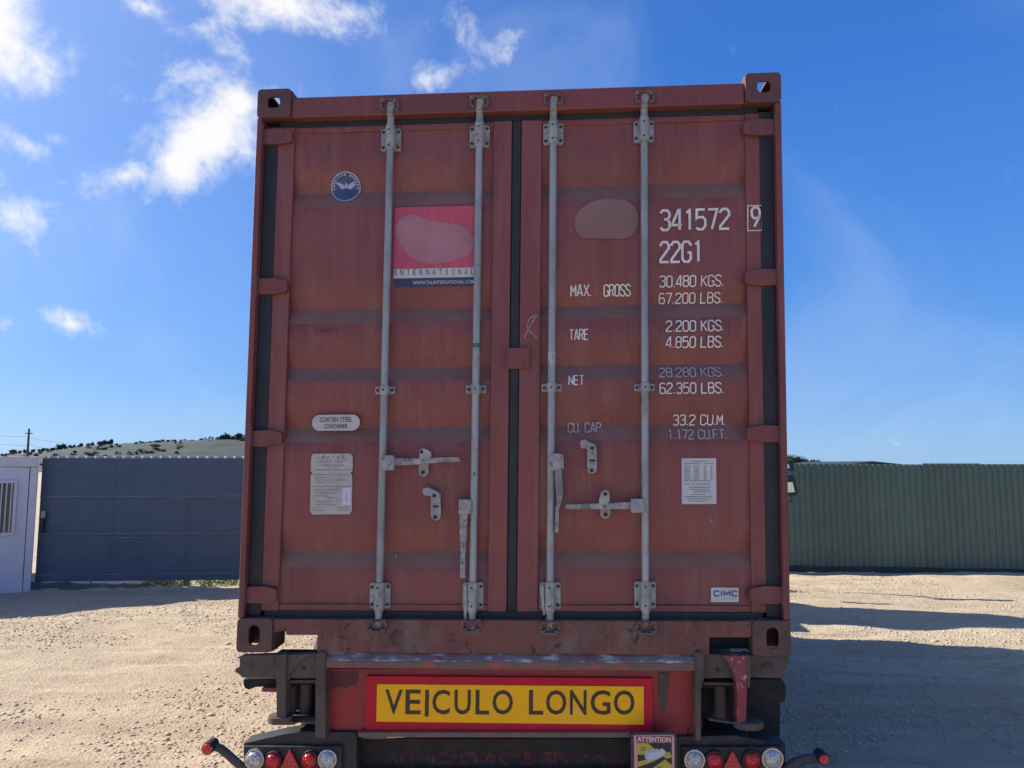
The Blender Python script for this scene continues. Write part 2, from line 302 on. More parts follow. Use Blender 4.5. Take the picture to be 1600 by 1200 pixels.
def numpy_mesh(name, co, faces, m, smooth=False):
    me = bpy.data.meshes.new(name); k = faces.shape[1]
    me.vertices.add(len(co)); me.vertices.foreach_set('co', co.astype(np.float32).ravel())
    me.loops.add(faces.size); me.loops.foreach_set('vertex_index', faces.astype(np.int32).ravel()); me.polygons.add(len(faces))
    me.polygons.foreach_set('loop_start', (np.arange(len(faces)) * k).astype(np.int32))
    if smooth: me.polygons.foreach_set('use_smooth', np.ones(len(faces), bool))
    me.update(calc_edges=True); me.materials.append(m); o = bpy.data.objects.new(name, me); COL.objects.link(o); return o
def stones(name, n, xr, yr, smin, smax, m, pw=2.5):
    t = (1 + 5 ** .5) / 2
    iv = np.array([(-1, t, 0), (1, t, 0), (-1, -t, 0), (1, -t, 0), (0, -1, t), (0, 1, t), (0, -1, -t), (0, 1, -t), (t, 0, -1), (t, 0, 1), (-t, 0, -1), (-t, 0, 1)], float) / (1 + t * t) ** .5
    fc = np.array([(0, 11, 5), (0, 5, 1), (0, 1, 7), (0, 7, 10), (0, 10, 11), (1, 5, 9), (5, 11, 4), (11, 10, 2), (10, 7, 6), (7, 1, 8), (3, 9, 4), (3, 4, 2), (3, 2, 6), (3, 6, 8), (3, 8, 9), (4, 9, 5), (2, 4, 11), (6, 2, 10), (8, 6, 7), (9, 8, 1)])
    u = RNG.random(n * 3); x = xr[0] + (xr[1] - xr[0]) * RNG.random(n * 3); y = yr[0] * (yr[1] / yr[0]) ** u
    keep = (np.abs(x) < y * .70 + .3) & (fbm(x, y, .8, 3, 91) > -.25 + .35 * RNG.random(n * 3)); x = x[keep][:n]; y = y[keep][:n]; n = len(x)
    s = smin + (smax - smin) * RNG.random(n) ** pw
    sc = np.stack([s * (.8 + .6 * RNG.random(n)), s * (.8 + .6 * RNG.random(n)), s * (.45 + .35 * RNG.random(n))], -1)
    an = RNG.random(n) * 6.28; c, sn = np.cos(an), np.sin(an)
    v = iv[None] * (1 + .28 * (RNG.random((n, 12, 1)) - .5)) * sc[:, None]
    vx = v[..., 0] * c[:, None] - v[..., 1] * sn[:, None]; vy = v[..., 0] * sn[:, None] + v[..., 1] * c[:, None]
    z = ground_z(x, y) + s * .12
    co = np.stack([vx + x[:, None], vy + y[:, None], v[..., 2] + z[:, None]], -1).reshape(-1, 3)
    o = numpy_mesh(name, co, (fc[None] + np.arange(n)[:, None, None] * 12).reshape(-1, 3), m); o['kind'] = 'stuff'; return o
m_stone = mat('stone', (.58, .48, .34), (.42, .33, .24), 7, .9, detail=3)
stones('gravel', 48000, (-9, 10.5), (3.2, 14.5), .003, .016, m_stone, 2.6)
stones('gravel_stones', 260, (-9, 10.5), (3.4, 14), .012, .034, m_stone, 4)

# ------------------------------------------------------------------ foliage helpers
def leaves(centres, radii, n, size, seed=0, flat=1.0):
    r = np.random.default_rng(seed); c = np.array(centres, float); R = np.array(radii, float)
    k = r.integers(0, len(c), n); d = r.normal(size=(n, 3)); d /= np.linalg.norm(d, axis=1)[:, None]
    rad = r.random(n) ** .4
    p = c[k] + d * (R[k] * rad)[:, None] * np.array([1, 1, flat])
    a = r.normal(size=(n, 3)); a /= np.linalg.norm(a, axis=1)[:, None]; b = np.cross(a, r.normal(size=(n, 3))); b /= np.linalg.norm(b, axis=1)[:, None]
    s = size * (.6 + .8 * r.random(n))[:, None]
    co = np.stack([p - a * s, p + b * s * .45, p + a * s, p - b * s * .45], 1).reshape(-1, 3)
    return co, np.arange(4 * n).reshape(-1, 4)
m_leaf = mat('leaf_green', (.05, .075, .04), (.022, .04, .022), 1.3, .7)
m_leaf_far = mat('leaf_hill', (.06, .08, .068), (.04, .058, .05), .6, .8)
m_weed = mat('weed', (.23, .26, .09), (.12, .16, .05), 4, .7)
m_bark = mat('bark', (.09, .065, .05), (.05, .035, .03), 9, .9)

# ------------------------------------------------------------------ shipping container
W, H, LEN = 2.438, 2.591, 6.058
box_ = thing('shipping_container', TC((W / 2, 0, 0)), 'rust red steel shipping container with its closed double doors facing out, carried on the trailer', 'container')
Y_FRAME, Y_OUT, Y_IN = .046, .060, .089
# grooves of the door leaves: (start of the slope inwards, deepest, back out) heights
GROOVES = []
for yt, hgt in ((290.5, 22), (477.5, 20), (571, 20), (665.5, 21), (862, 23)):
    z1 = P(1000, yt, .09)[1]; z2 = P(1000, yt + hgt, .08)[1]; GROOVES.append((z1 + .120, z1 + .002, z2 - .002))
def door_y(z):
    for s, d, e in GROOVES:
        if d <= z <= s: return Y_OUT + (Y_IN - Y_OUT) * (s - z) / (s - d)
        if e <= z < d: return Y_OUT + (Y_IN - Y_OUT) * (z - e) / (d - e)
    return Y_OUT
Z_DT, Z_DB = P(800, 190, .06)[1], P(800, 956, .05)[1]       # door leaf top and bottom
def xpx(px, py=600, y=.05): return P(px, py, y)[0]
def zpx(py, px=800, y=.05): return P(px, py, y)[1]

def corner_casting(x0, z0, top, left):
    x1, z1 = x0 + .162, z0 + .118 + (.03 if not top else .02)
    out = rrect(x0, x1, z0, z1, .018, 5)
    cx, cz = (x0 + x1) / 2 + (-.002 if left else .004), (z0 + z1) / 2 + (.004 if top else 0)
    if top: hole = [(cx + (px - cx) , pz) for px, pz in rrect(cx - .030, cx + .030, cz - .026, cz + .026, .018, 5)]
    else: hole = rrect(cx - .026, cx + .026, cz - .045, cz + .045, .0259, 5)
    m = MB(); m.ring(out, hole, -.004, .012)
    if top:                                                  # open box: daylight shows through the aperture
        m.box(x0, x0 + .014, .012, .17, z0, z1 - .004); m.box(x1 - .014, x1, .012, .17, z0, z1 - .004)
        m.box(x0 + .014, x1 - .014, .012, .17, z0, z0 + .02)
        for a, b in (((x0 + .014, x0 + .05), (.012, .17)), ((x1 - .05, x1 - .014), (.012, .17))): m.box(a[0], a[1], b[0], b[1], z1 - .018, z1 - .004)
    else:
        m.box(x0, x0 + .014, .012, .17, z0, z1); m.box(x1 - .014, x1, .012, .17, z0, z1)
        m.box(x0 + .014, x1 - .014, .156, .17, z0, z1); m.box(x0 + .014, x1 - .014, .012, .156, z1 - .014, z1)
    return m
for left in (True, False):
    x0 = 0 if left else W - .162
    part('corner_casting', corner_casting(x0, H - .138, True, left), m_castt, box_, .003)
    part('corner_casting', corner_casting(x0, 0, False, left), m_cast, box_, .003)
    for z0 in (0, H - .118):
        part('corner_casting', MB().box(x0, x0 + .162, LEN - .178, LEN, z0, z0 + .118), m_cast, box_, .006)
# posts: outer strip, and a set-back web that carries the hinges
for sgn in (0, 1):
    f = (lambda x: x) if sgn == 0 else (lambda x: W - x)
    m = MB()
    def bx(a, b, y0, y1, z0, z1): m.box(min(f(a), f(b)), max(f(a), f(b)), y0, y1, z0, z1)
    bx(.0, .027, .0, .15, .150, H - .140); bx(.027, .12, .115, .15, .150, H - .140)
    part('corner_post', m, m_frame, box_, .004)
    m = MB(); bx(.0275, .089, .040, .113, .150, H - .165)
    part('door_gasket', m, m_rubber, box_, .004)
    m = MB(); bx(.004, .16, LEN - .12, LEN - .01, .118, H - .118); part('corner_post', m, m_frame, box_, .004)
# header rail and sill
zt0, zt1 = zpx(175, 800, .02), zpx(138, 800, .0) - .006
m = MB().box(.163, W - .163, .008, .12, zt0, zt1); m.box(.035, W - .035, .105, .125, zt0 - .05, zt0 + .02)
part('header_rail', m, m_frame, box_, .005)
zs1 = zpx(968, 800, .02)
zb = .0
xl0, xl1 = xpx(447, 1000, .01), xpx(496, 1000, .01); xr0, xr1 = xpx(1108, 1000, .01), xpx(1172, 1000, .01); zp = zpx(992, 470, .01)
m = MB().prism([(.163, .08), (xl0, zp + .03), (xl0, zp), (xl1, zp), (xl1, zb), (xr0, zb), (xr0, zp), (xr1, zp), (xr1, .08), (W - .163, .08), (W - .163, zs1), (.163, zs1)], .006, .05)
m.box(.163, W - .163, .050, .115, zp + .004, zs1 - .01)
part('door_sill', m, m_sill, box_, .004)
m = MB().box(xr0, xr1 + .01, .115, .125, .0, zp + .02); part('pocket_backing', m, m_rubber, box_)
# gaskets along the top and bottom of the doors
part('door_gasket', MB().box(.088, W - .088, .058, .084, Z_DT - .002, Z_DT + .046), m_rubber, box_, .006)
part('door_gasket', MB().box(.10, W - .10, .05, .084, Z_DB - .036, Z_DB + .002), m_rubber, box_, .006)

def door_leaf(xa, xb, hinge_left):
    """xa..xb leaf incl. stiles; grooved panel between two stiles"""
    wl, wr = (.092, .086) if hinge_left else (.096, .092)
    pa, pb = xa + wl, xb - wr
    zs = [Z_DT]
    for s, d, e in sorted(GROOVES, reverse=True): zs += [s, d, e]
    zs += [Z_DB]; zs = sorted(zs, reverse=True)
    fine = []
    for i in range(len(zs) - 1):
        k = max(1, int((zs[i] - zs[i + 1]) / .05)); fine += [zs[i] + (zs[i + 1] - zs[i]) * t / k for t in range(k)]
    fine += [zs[-1]]; nx = 16
    vs, fs = [], []
    # shallow buckles of thin sheet between the stiles
    for z in fine:
        for i in range(nx + 1):
            x = pa + (pb - pa) * i / nx
            w = .0045 * math.sin(i / nx * math.pi) * (1 + math.sin(z * 5.1 + xa * 3 + i * .35)) + .0012 * (1 + math.sin(i * 1.9 + z * 13))
            vs.append((x, door_y(z) + w * .6, z))
    for r in range(len(fine) - 1):
        for i in range(nx):
            a = r * (nx + 1) + i; fs.append((a, a + nx + 1, a + nx + 2, a + 1))
    m = MB().add(vs, fs); zz_of = [q[2] for q in vs]
    leaf = part('door', m, m_door, box_, label='left door leaf with pictures, stickers and plates' if hinge_left else 'right door leaf with the painted numbers and weights')
    leaf.data.set_sharp_from_angle(angle=math.radians(24))
    leaf.data.materials.append(m_ledge)
    off = root_loc(box_)
    for p in leaf.data.polygons:
        zc = sum(zz_of[i] for i in p.vertices) / 4
        if any(e_ < zc < d_ for s_, d_, e_ in GROOVES): p.material_index = 1
    for a, b in ((xa, pa), (pb, xb)):
        part('door_stile', MB().box(a, b, Y_FRAME, .11, Z_DB, Z_DT), m_frame if False else m_door, leaf, .005)
    part('door_rail', MB().box(pa - .001, pb + .001, Y_FRAME + .008, .1, Z_DT - .028, Z_DT - .001), m_door, leaf, .004)
    part('door_rail', MB().box(pa - .001, pb + .001, Y_FRAME + .006, .1, Z_DB + .001, Z_DB + .03), m_door, leaf, .004)
    return leaf
XL0, XL1 = xpx(417), xpx(795.5, 600); XR0, XR1 = xpx(811, 600), xpx(1202)
leafL = door_leaf(XL0, XL1, True); leafR = door_leaf(XR0, XR1, False)
part('door_gasket', MB().box(XL1 + .001, XR0 - .001, .052, .080, Z_DB - .002, Z_DT + .002), m_rubber, box_, .006, label='upright black seal between the two door leaves')
part('inner_backing', MB().box(.10, W - .10, .118, .13, .16, H - .15), m_rubber, box_)
# tab that covers the meeting line
part('cover_tab', MB().prism(rrect(*rect_px(791, 543, 828, 576, .03), .008), .030, .046), m_frame, leafR, .003)
# hinges: tapered blades bridging the dark channel, with knuckle and pin
for zc_l, zc_r in ((213, 198), (447, 433), (685, 678), (930, 930)):
    for left, zpix in ((True, zc_l), (False, zc_r)):
        f = (lambda x: x) if left else (lambda x: W - x)
        zc = P(420 if left else 1195, zpix, .02)[1]
        m = MB().prism([(f(.012), zc + .036), (f(.10), zc + .040), (f(.155), zc + .030), (f(.168), zc + .022), (f(.168), zc - .022), (f(.155), zc - .030), (f(.10), zc - .038), (f(.012), zc - .036)], .018, .045)
        hg = part('hinge', m, m_frame, box_, .004)
        part('hinge_pin', MB().tube([(f(.018), .012, zc - .055), (f(.018), .012, zc + .055)], .013, 12), m_cast, hg)

def lockbar(xt, xb, yt, yb, brk_t, brk_b, gd, gx):
    """one locking bar; all numbers measured in the photo"""
    (x1, z1), (x0, z0) = P(xt, brk_t[0], .03), P(xb, brk_b[1], .03)
    x = (x0 + x1) / 2
    bar = part('locking_bar', MB().tube([(x, .030, z0 - .01), (x, .030, z1 + .01)], .0168, 20), m_steel, box_)
    for (ya, yb_), top in ((brk_t, True), (brk_b, False)):
        za, zb_ = P(xt if top else xb, yb_, .03)[1], P(xt if top else xb, ya, .03)[1]
        zc = (za + zb_) / 2
        m = MB().prism(rrect(x - .047, x + .047, za + .004, zb_ - .004, .012), .0425, .0595)
        m.tube([(x, .030, za), (x, .030, zb_)], .0235, 18); m.box(x - .0235, x + .0235, .030, .05, za + .006, zb_ - .006)
        br = part('bearing_bracket', m, m_forged, bar, .002)
        for dx in (-.036, .036):
            for z in (za + .022, zb_ - .022): part('bolt', MB().tube([(x + dx, .036, z), (x + dx, .045, z)], .0068, 6), m_bolt, bar)
        for z in (za + .022, zb_ - .022): part('grease_hole', MB().tube([(x - .003, .0052, z), (x - .003, .012, z)], .0046, 8), m_bolt, bar)
        # cam end beyond the bracket and the keeper it turns in
        sg = 1 if top else -1; ze = zb_ if top else za; zend = P(xt if top else xb, yt if top else yb, .02)[1]
        lo, hi = sorted((ze, ze + sg * .050))
        part('bar_end', MB().tube([(x, .028, ze), (x, .028, ze + sg * .006), (x, .028, ze + sg * .012), (x, .028, ze + sg * .05)], [.0205, .0205, .0165, .0175], 16), m_forged, bar, .001)
        a, b = sorted((ze + sg * .046, zend))
        m = MB().prism([(x - .017, a), (x + .015, a), (x + .013, b - .012), (x + .022, b), (x - .012, b)] if not top else [(x - .013, b), (x + .015, b), (x + .022, b - .014), (x + .012, a + .012), (x + .016, a), (x - .016, a)], .006, .034)
        part('cam', m, m_forged, bar, .003)
        zk0, zk1 = (zend - .056, zend + .004) if top else (zend - .004, zend + .056)
        m = MB()
        for s2 in (-1, 1):
            xa_, xb_ = sorted((x + s2 * .020, x + s2 * .042))
            m.box(xa_, xb_, -.012, .010, zk0 + .006, zk0 + .016); m.box(xa_, xb_, -.012, .010, zk1 - .016, zk1 - .006)
            xc_, xd_ = sorted((x + s2 * .034, x + s2 * .046)); m.box(xc_, xd_, -.006, .010, zk0 + .0165, zk1 - .0165)
        zl = zk1 if top else zk0; m.box(x - .036, x + .036, -.005, .010, zl - .005, zl + .005)
        part('keeper', m, m_keeper, bar, .002)
    za, zb_ = P(gx, gd[1], .03)[1], P(gx, gd[0], .03)[1]
    m = MB().prism(rrect(x - .046, x + .046, za + .004, zb_ - .004, .005), .046, .0595); m.tube([(x, .03, za), (x, .03, zb_)], .022, 16)
    gd_ = part('bar_guide', m, m_forged, bar, .002)
    for dx in (-.034, .034): part('bolt', MB().tube([(x + dx, .039, (za + zb_) / 2), (x + dx, .047, (za + zb_) / 2)], .0065, 6), m_bolt, bar)
    part('grease_hole', MB().tube([(x, .0068, (za + zb_) / 2), (x, .0135, (za + zb_) / 2)], .0045, 8), m_bolt, bar)
    return bar, x
bar1, X1 = lockbar(610.5, 592, 160, 984, (198, 236), (910, 953), (602, 617), 602)
bar2, X2 = lockbar(749, 738.5, 155, 984, (193, 230), (909, 954), (600, 616), 744)
bar3, X3 = lockbar(864, 860, 151, 987, (190, 226), (909, 954), (598, 613), 863)
bar4, X4 = lockbar(1006, 1009, 148, 987, (185, 222), (908, 953), (598, 612), 1008)
# paint marks on two bars
z = zpx(540, 745, .03); part('paint_band', MB().tube([(X2, .030, z - .010), (X2, .030, z + .010)], .0172, 20), mat('green_paint', (.03, .20, .12), (.02, .13, .08), 30, .5), bar2)
z = zpx(559, 862, .03); part('paint_smear', MB().tube([(X3, .030, z - .028), (X3, .030, z + .028)], .0171, 20), mat('worn_sticker', (.62, .62, .60), (.20, .19, .19), 42, .7), bar3)

def px_plate(name, pts, y0, y1, m, parent, bevel=.003, label=None):
    return part(name, MB().prism(ppoly(pts, y0), y0, y1), m, parent, bevel, label=label)
# handles, with hubs and catches
def hub(bar, r, x):
    x0, x1, z0, z1 = rect_px(*r, .02); xa, xb = min(x, x0), max(x, x1)
    h = part('handle_hub', MB().prism(rrect(xa if x0 < x else x0 - .012, xb if x1 > x else x1 + .012, z0, z1, .008), .004, .044), m_forged, bar, .004)
    xc, zc = (x0 + x1) / 2, (z0 + z1) / 2
    part('rivet', MB().tube([(xc, -.003, zc), (xc, .006, zc)], .0095, 14), m_forged, bar, .001)
hub(bar1, (601, 711, 617, 735), X1)
px_plate('handle', [(616, 716), (622, 715.5), (650, 716), (690, 714.5), (719, 714), (719.5, 721), (690, 722.5), (650, 726), (622, 727.5), (616, 727)], .010, .020, m_lever, bar1)
hub(bar2, (717, 780, 733, 803), X2)
px_plate('handle', [(718, 801), (731, 801), (729.5, 830), (727, 865), (727, 903), (718.5, 904), (719, 865), (718, 830)], .010, .020, m_lever, bar2)
hub(bar3, (862, 708, 878, 735), X3)
px_plate('handle', [(867, 733), (877, 733), (879, 750), (880, 770), (877, 785), (873.5, 795), (873, 832), (867, 833), (867.5, 795), (869.5, 783), (869, 770), (867, 752)], .004, .018, m_lever, bar3)
px_plate('handle_guard', [(875, 709), (880, 711), (881, 732), (878, 733), (877.6, 714)], .0, .03, m_forged, bar3, .001)
hub(bar4, (985, 779, 1003, 801), X4)
px_plate('handle', [(883.5, 788), (920, 787), (950, 786), (975, 784.5), (986, 784.5), (986, 795.5), (950, 796), (900, 796), (883.5, 794.5)], .010, .020, m_lever, bar4)
px_plate('seal_strap', [(724.5, 915), (729, 913), (730, 940), (729, 962), (731, 982), (727, 986), (725, 972), (724, 940)], .018, .024, m_forged, bar2, .001)
px_plate('seal_strap', [(845, 915), (849, 914), (850.5, 945), (852, 960), (849, 962), (846, 945)], .018, .024, m_forged, bar3, .001)
def catch(leaf, plate, flap, holes, front):
    c = px_plate('handle_catch', plate, .040, .052, m_forged, leaf, .003)
    f = px_plate('catch_flap', flap, front, front + .012, m_forged, leaf, .003)
    for hx, hy, hy_ in holes: 
        x, z = P(hx, hy, .04); part('bolt', MB().tube([(x, hy_, z), (x, hy_ + .01, z)], .0085, 12), m_bolt, leaf)
catch(leafL, [(654, 722), (669.5, 722), (669.5, 738), (667, 743), (661.5, 745.5), (656, 743), (653.5, 738)], [(655, 703), (661, 700.5), (668, 702.5), (673.5, 707), (674, 713), (669, 717), (664, 718), (655, 716)], ((661, 706, .0), (661, 738, .033)), .001)
catch(leafL, [(673, 770), (688, 769), (689, 806), (687, 811), (681, 814), (675, 811.5), (672.5, 806)], [(659, 768), (661, 763.5), (667, 761.5), (674, 763), (684, 768), (687, 772), (685, 778), (678, 778), (671, 774.5), (663, 774.5)], ((679.5, 774, .018), (680, 808, .033)), .022)
catch(leafR, [(917.5, 700), (932.5, 699), (933, 733), (931, 738), (925, 740), (919, 738), (917, 733)], [(906, 692), (908, 688), (914, 686.5), (920, 690), (929, 694), (932.5, 699), (930, 704.5), (922, 705), (915, 700.5), (908, 701)], ((925, 700, .018), (924.5, 735, .033)), .022)
catch(leafR, [(938, 790), (954, 790), (954, 804), (951, 809), (946, 811), (940, 809), (937.5, 804)], [(939, 770), (942, 766), (948, 765.5), (952.5, 769), (953, 780), (951.5, 786), (944, 789.5), (936, 787), (936, 781)], ((945, 771, .0), (946, 804, .033)), .001)
px_plate('catch_slot', [(676.5, 790), (685, 790), (685, 793), (676.5, 793)], .037, .041, m_bolt, leafL, 0); px_plate('catch_slot', [(921, 718.5), (930, 718.5), (930, 721), (921, 721)], .037, .041, m_bolt, leafR, 0)

# sides, roof, front, underframe (seen only from other standpoints, but they cast the shadow)
def corrug(n, x, yA, yB, zA, zB, dx):
    vs, fs = [], []; pitch = (yB - yA) / n; ys = []
    for i in range(n):
        b = yA + i * pitch; ys += [(b, 0), (b + pitch * .25, 0), (b + pitch * .5, dx), (b + pitch * .75, dx)]
    ys.append((yB, 0))
    for y, d in ys: vs += [(x + d, y, zA), (x + d, y, zB)]
    for i in range(len(ys) - 1): fs.append((2 * i, 2 * i + 1, 2 * i + 3, 2 * i + 2))
    return vs, fs
for x, d in ((.006, .036), (W - .006, -.036)):
    part('side_panel', MB().add(*corrug(20, x, .151, LEN - .121, .16, H - .07, d)), m_side, box_, smooth=False)
    xa = min(x, x + d * 1.6); part('side_rail', MB().box(xa, xa + .0576, .171, LEN - .179, .055, .16), m_side, box_, .004)
    part('top_rail', MB().box(xa, xa + .0576, .171, LEN - .179, H - .07, H - .012), m_side, box_, .004)
part('roof', MB().box(.06, W - .06, .13, LEN - .02, H - .05, H - .03), m_side, box_, .003)
part('front_wall', MB().box(.161, W - .161, LEN - .06, LEN - .03, .05, H - .06), m_side, box_, .003)
part('floor', MB().box(.066, W - .066, .18, LEN - .07, .12, .158), m_side, box_, .003)
for i in range(11):
    y = .45 + i * .5; part('cross_member', MB().box(.067, W - .067, y, y + .05, .04, .119), m_side, box_, .002)

# ------------------------------------------------------------------ lettering
G = {  # narrow single-stroke capitals on a 4 x 7 grid
 '0': [[(1,0),(3,0),(4,1),(4,6),(3,7),(1,7),(0,6),(0,1),(1,0)]], '1': [[(1,5.9),(2.4,7),(2.4,0)]],
 '2': [[(0,5.6),(0,6),(1,7),(3,7),(4,6),(4,4.8),(0,.9),(0,0),(4,0)]], '3': [[(0,6),(1,7),(3,7),(4,6),(4,4.7),(3,3.8),(1.6,3.8)],[(3,3.8),(4,2.8),(4,1),(3,0),(1,0),(0,1)]],
 '4': [[(3.2,0),(3.2,7),(2.7,7),(0,2.2),(0,1.7),(4.2,1.7)]], '5': [[(3.8,7),(.3,7),(.1,3.8),(1,4.3),(3,4.3),(4,3.3),(4,1.2),(2.8,0),(1,0),(0,.6)]],
 '6': [[(3.8,6.4),(3,7),(1,7),(0,6),(0,1),(1,0),(3,0),(4,1),(4,2.9),(3,3.9),(1,3.9),(0,3)]], '7': [[(0,7),(4,7),(1.6,0)]],
 '8': [[(1,3.8),(0,4.7),(0,6),(1,7),(3,7),(4,6),(4,4.7),(3,3.8),(1,3.8),(0,2.9),(0,1),(1,0),(3,0),(4,1),(4,2.9),(3,3.8)]],
 '9': [[(4,4.1),(3,3.1),(1,3.1),(0,4.1),(0,6),(1,7),(3,7),(4,6),(4,3.9),(1.2,0)]],
 'G': [[(4,5.5),(4,6),(3,7),(1,7),(0,6),(0,1),(1,0),(3,0),(4,1),(4,3.2),(2.4,3.2)]], 'K': [[(0,0),(0,7)],[(4,7),(0,2.6)],[(1.3,3.9),(4,0)]],
 'S': [[(4,5.6),(4,6),(3,7),(1,7),(0,6),(0,4.9),(1,4),(3,3.2),(4,2.3),(4,1),(3,0),(1,0),(0,1),(0,1.5)]], 'L': [[(0,7),(0,0),(3.8,0)]],
 'B': [[(0,0),(0,7),(3,7),(3.8,6.1),(3.8,4.7),(3,3.8),(0,3.8)],[(3,3.8),(4,2.9),(4,1),(3,0),(0,0)]], 'M': [[(0,0),(0,7),(2,2.4),(4,7),(4,0)]],
 'A': [[(0,0),(1.8,7),(2.2,7),(4,0)],[(.7,2),(3.3,2)]], 'X': [[(0,0),(4,7)],[(0,7),(4,0)]], 'R': [[(0,0),(0,7),(3,7),(4,6),(4,4.6),(3,3.6),(0,3.6)],[(2.2,3.6),(4,0)]],
 'O': [[(1,0),(3,0),(4,1),(4,6),(3,7),(1,7),(0,6),(0,1),(1,0)]], 'T': [[(-.1,7),(4.1,7)],[(2,7),(2,0)]], 'E': [[(3.8,7),(0,7),(0,0),(3.8,0)],[(0,3.7),(3.2,3.7)]],
 'N': [[(0,0),(0,7),(4,0),(4,7)]], 'C': [[(4,5.5),(4,6),(3,7),(1,7),(0,6),(0,1),(1,0),(3,0),(4,1),(4,1.6)]], 'U': [[(0,7),(0,1),(1,0),(3,0),(4,1),(4,7)]],
 'P': [[(0,0),(0,7),(3,7),(4,6),(4,4.4),(3,3.4),(0,3.4)]], 'F': [[(3.8,7),(0,7),(0,0)],[(0,3.7),(3.2,3.7)]], 'I': [[(0,0),(0,7)]], '.': [[(.2,0),(.2,.7)]]}
def stroke_ribbon(pts, w, step):
    """flat ribbon along a polyline with mitred joints; returns verts, faces"""
    q = [pts[0]]
    for a, b in zip(pts, pts[1:]):
        d = math.hypot(b[0] - a[0], b[1] - a[1]); k = max(1, int(d / step)); q += [(a[0] + (b[0] - a[0]) * i / k, a[1] + (b[1] - a[1]) * i / k) for i in range(1, k + 1)]
    closed = math.hypot(q[0][0] - q[-1][0], q[0][1] - q[-1][1]) < 1e-6; n = len(q); vs, fs = [], []
    for i in range(n):
        a = q[i - 1] if i else (q[-2] if closed else None); b = q[i + 1] if i < n - 1 else (q[1] if closed else None)
        def nn(p, r): d = math.hypot(r[0] - p[0], r[1] - p[1]) or 1; return (-(r[1] - p[1]) / d, (r[0] - p[0]) / d)
        n1 = nn(a, q[i]) if a else nn(q[i], b); n2 = nn(q[i], b) if b else n1
        mx, my = n1[0] + n2[0], n1[1] + n2[1]; l = mx * mx + my * my; k = 2 / max(l, .9)
        vs += [(q[i][0] + mx * k * w / 2, q[i][1] + my * k * w / 2), (q[i][0] - mx * k * w / 2, q[i][1] - my * k * w / 2)]
        if i: fs.append((2 * i - 2, 2 * i - 1, 2 * i + 1, 2 * i))
    return vs, fs
def on_door(name, vs2, fs, m, leaf, lift=.0022, yfun=None, label=None):
    mb = MB().add([(x, (yfun or door_y)(z) - lift, z) for x, z in vs2], fs)
    o = part(name, mb, m, leaf, smooth=False, label=label)
    return o
def mark(text, x0, x1, yt, yb, leaf, m=None, wk=.78, yfun=None, lift=.0045, label=None, name='painted_marking', swk=1.0):
    (xa, za), (_, zb2) = P(x0, yb, .06), P(x0, yt, .06); xb = P(x1, (yt + yb) / 2, .06)[0]
    h = zb2 - za; sw = h * .095 * 1.15 * swk; adv = 0; pos = []
    for ch in text:
        pos.append(adv); adv += 2.1 if ch == '.' else (3.2 if ch == ' ' else 5.3)
    tot = adv - (1.3 if text[-1] != '.' else 1.5); sx = (xb - xa - sw) / tot; sz = (h - sw) / 7
    vs, fs = [], []
    for ch, p in zip(text, pos):
        for pl in G.get(ch, []):
            v, f = stroke_ribbon([(xa + sw / 2 + (p + a) * sx, za + sw / 2 + b * sz) for a, b in pl], sw, .008)
            o = len(vs); vs += v; fs += [tuple(i + o for i in q) for q in f]
    return on_door(name, vs, fs, m or m_white, leaf, lift, yfun, label)
for t, a, b, c, d, *k in (("341572", 1030, 1141, 327.5, 362), ("22G1", 1030, 1098, 377, 412), ("30.480 KGS.", 1030, 1131, 431, 449), ("67.200 LBS.", 1030, 1131, 457, 474),
        ("MAX.", 891, 925, 444, 463), ("GROSS", 943, 986, 444, 463), ("TARE", 889, 920, 514.5, 532), ("2.200 KGS.", 1040, 1131, 501, 519), ("4.850 LBS.", 1040, 1131, 526, 544),
        ("NET", 888, 913, 586, 602), ("62.350 LBS.", 1030, 1131, 598, 616), ("33.2 CU.M.", 1052, 1135, 647.5, 665)):
    mark(t, a, b, c, d, leafR)
for t, a, b, c, d in (("28.280 KGS.", 1030, 1131, 574, 590), ("CU. CAP.", 887, 943, 660, 676), ("1.172 CU.FT.", 1043, 1136, 671, 687)): mark(t, a, b, c, d, leafR, m_greymark)
FS = lambda z: Y_FRAME
stile_y = lambda z: Y_FRAME
mark("9", 1171.5, 1187, 324.5, 358, leafR, yfun=lambda z: Y_FRAME - .001)
bx_ = ppoly([(1168, 322), (1190, 321.5), (1190, 360.5), (1168, 361), (1168, 322)], .046)
v, f = stroke_ribbon(bx_, .0045, .02); on_door('check_digit_box', v, f, m_white, leafR, .0045, lambda z: Y_FRAME - .001)

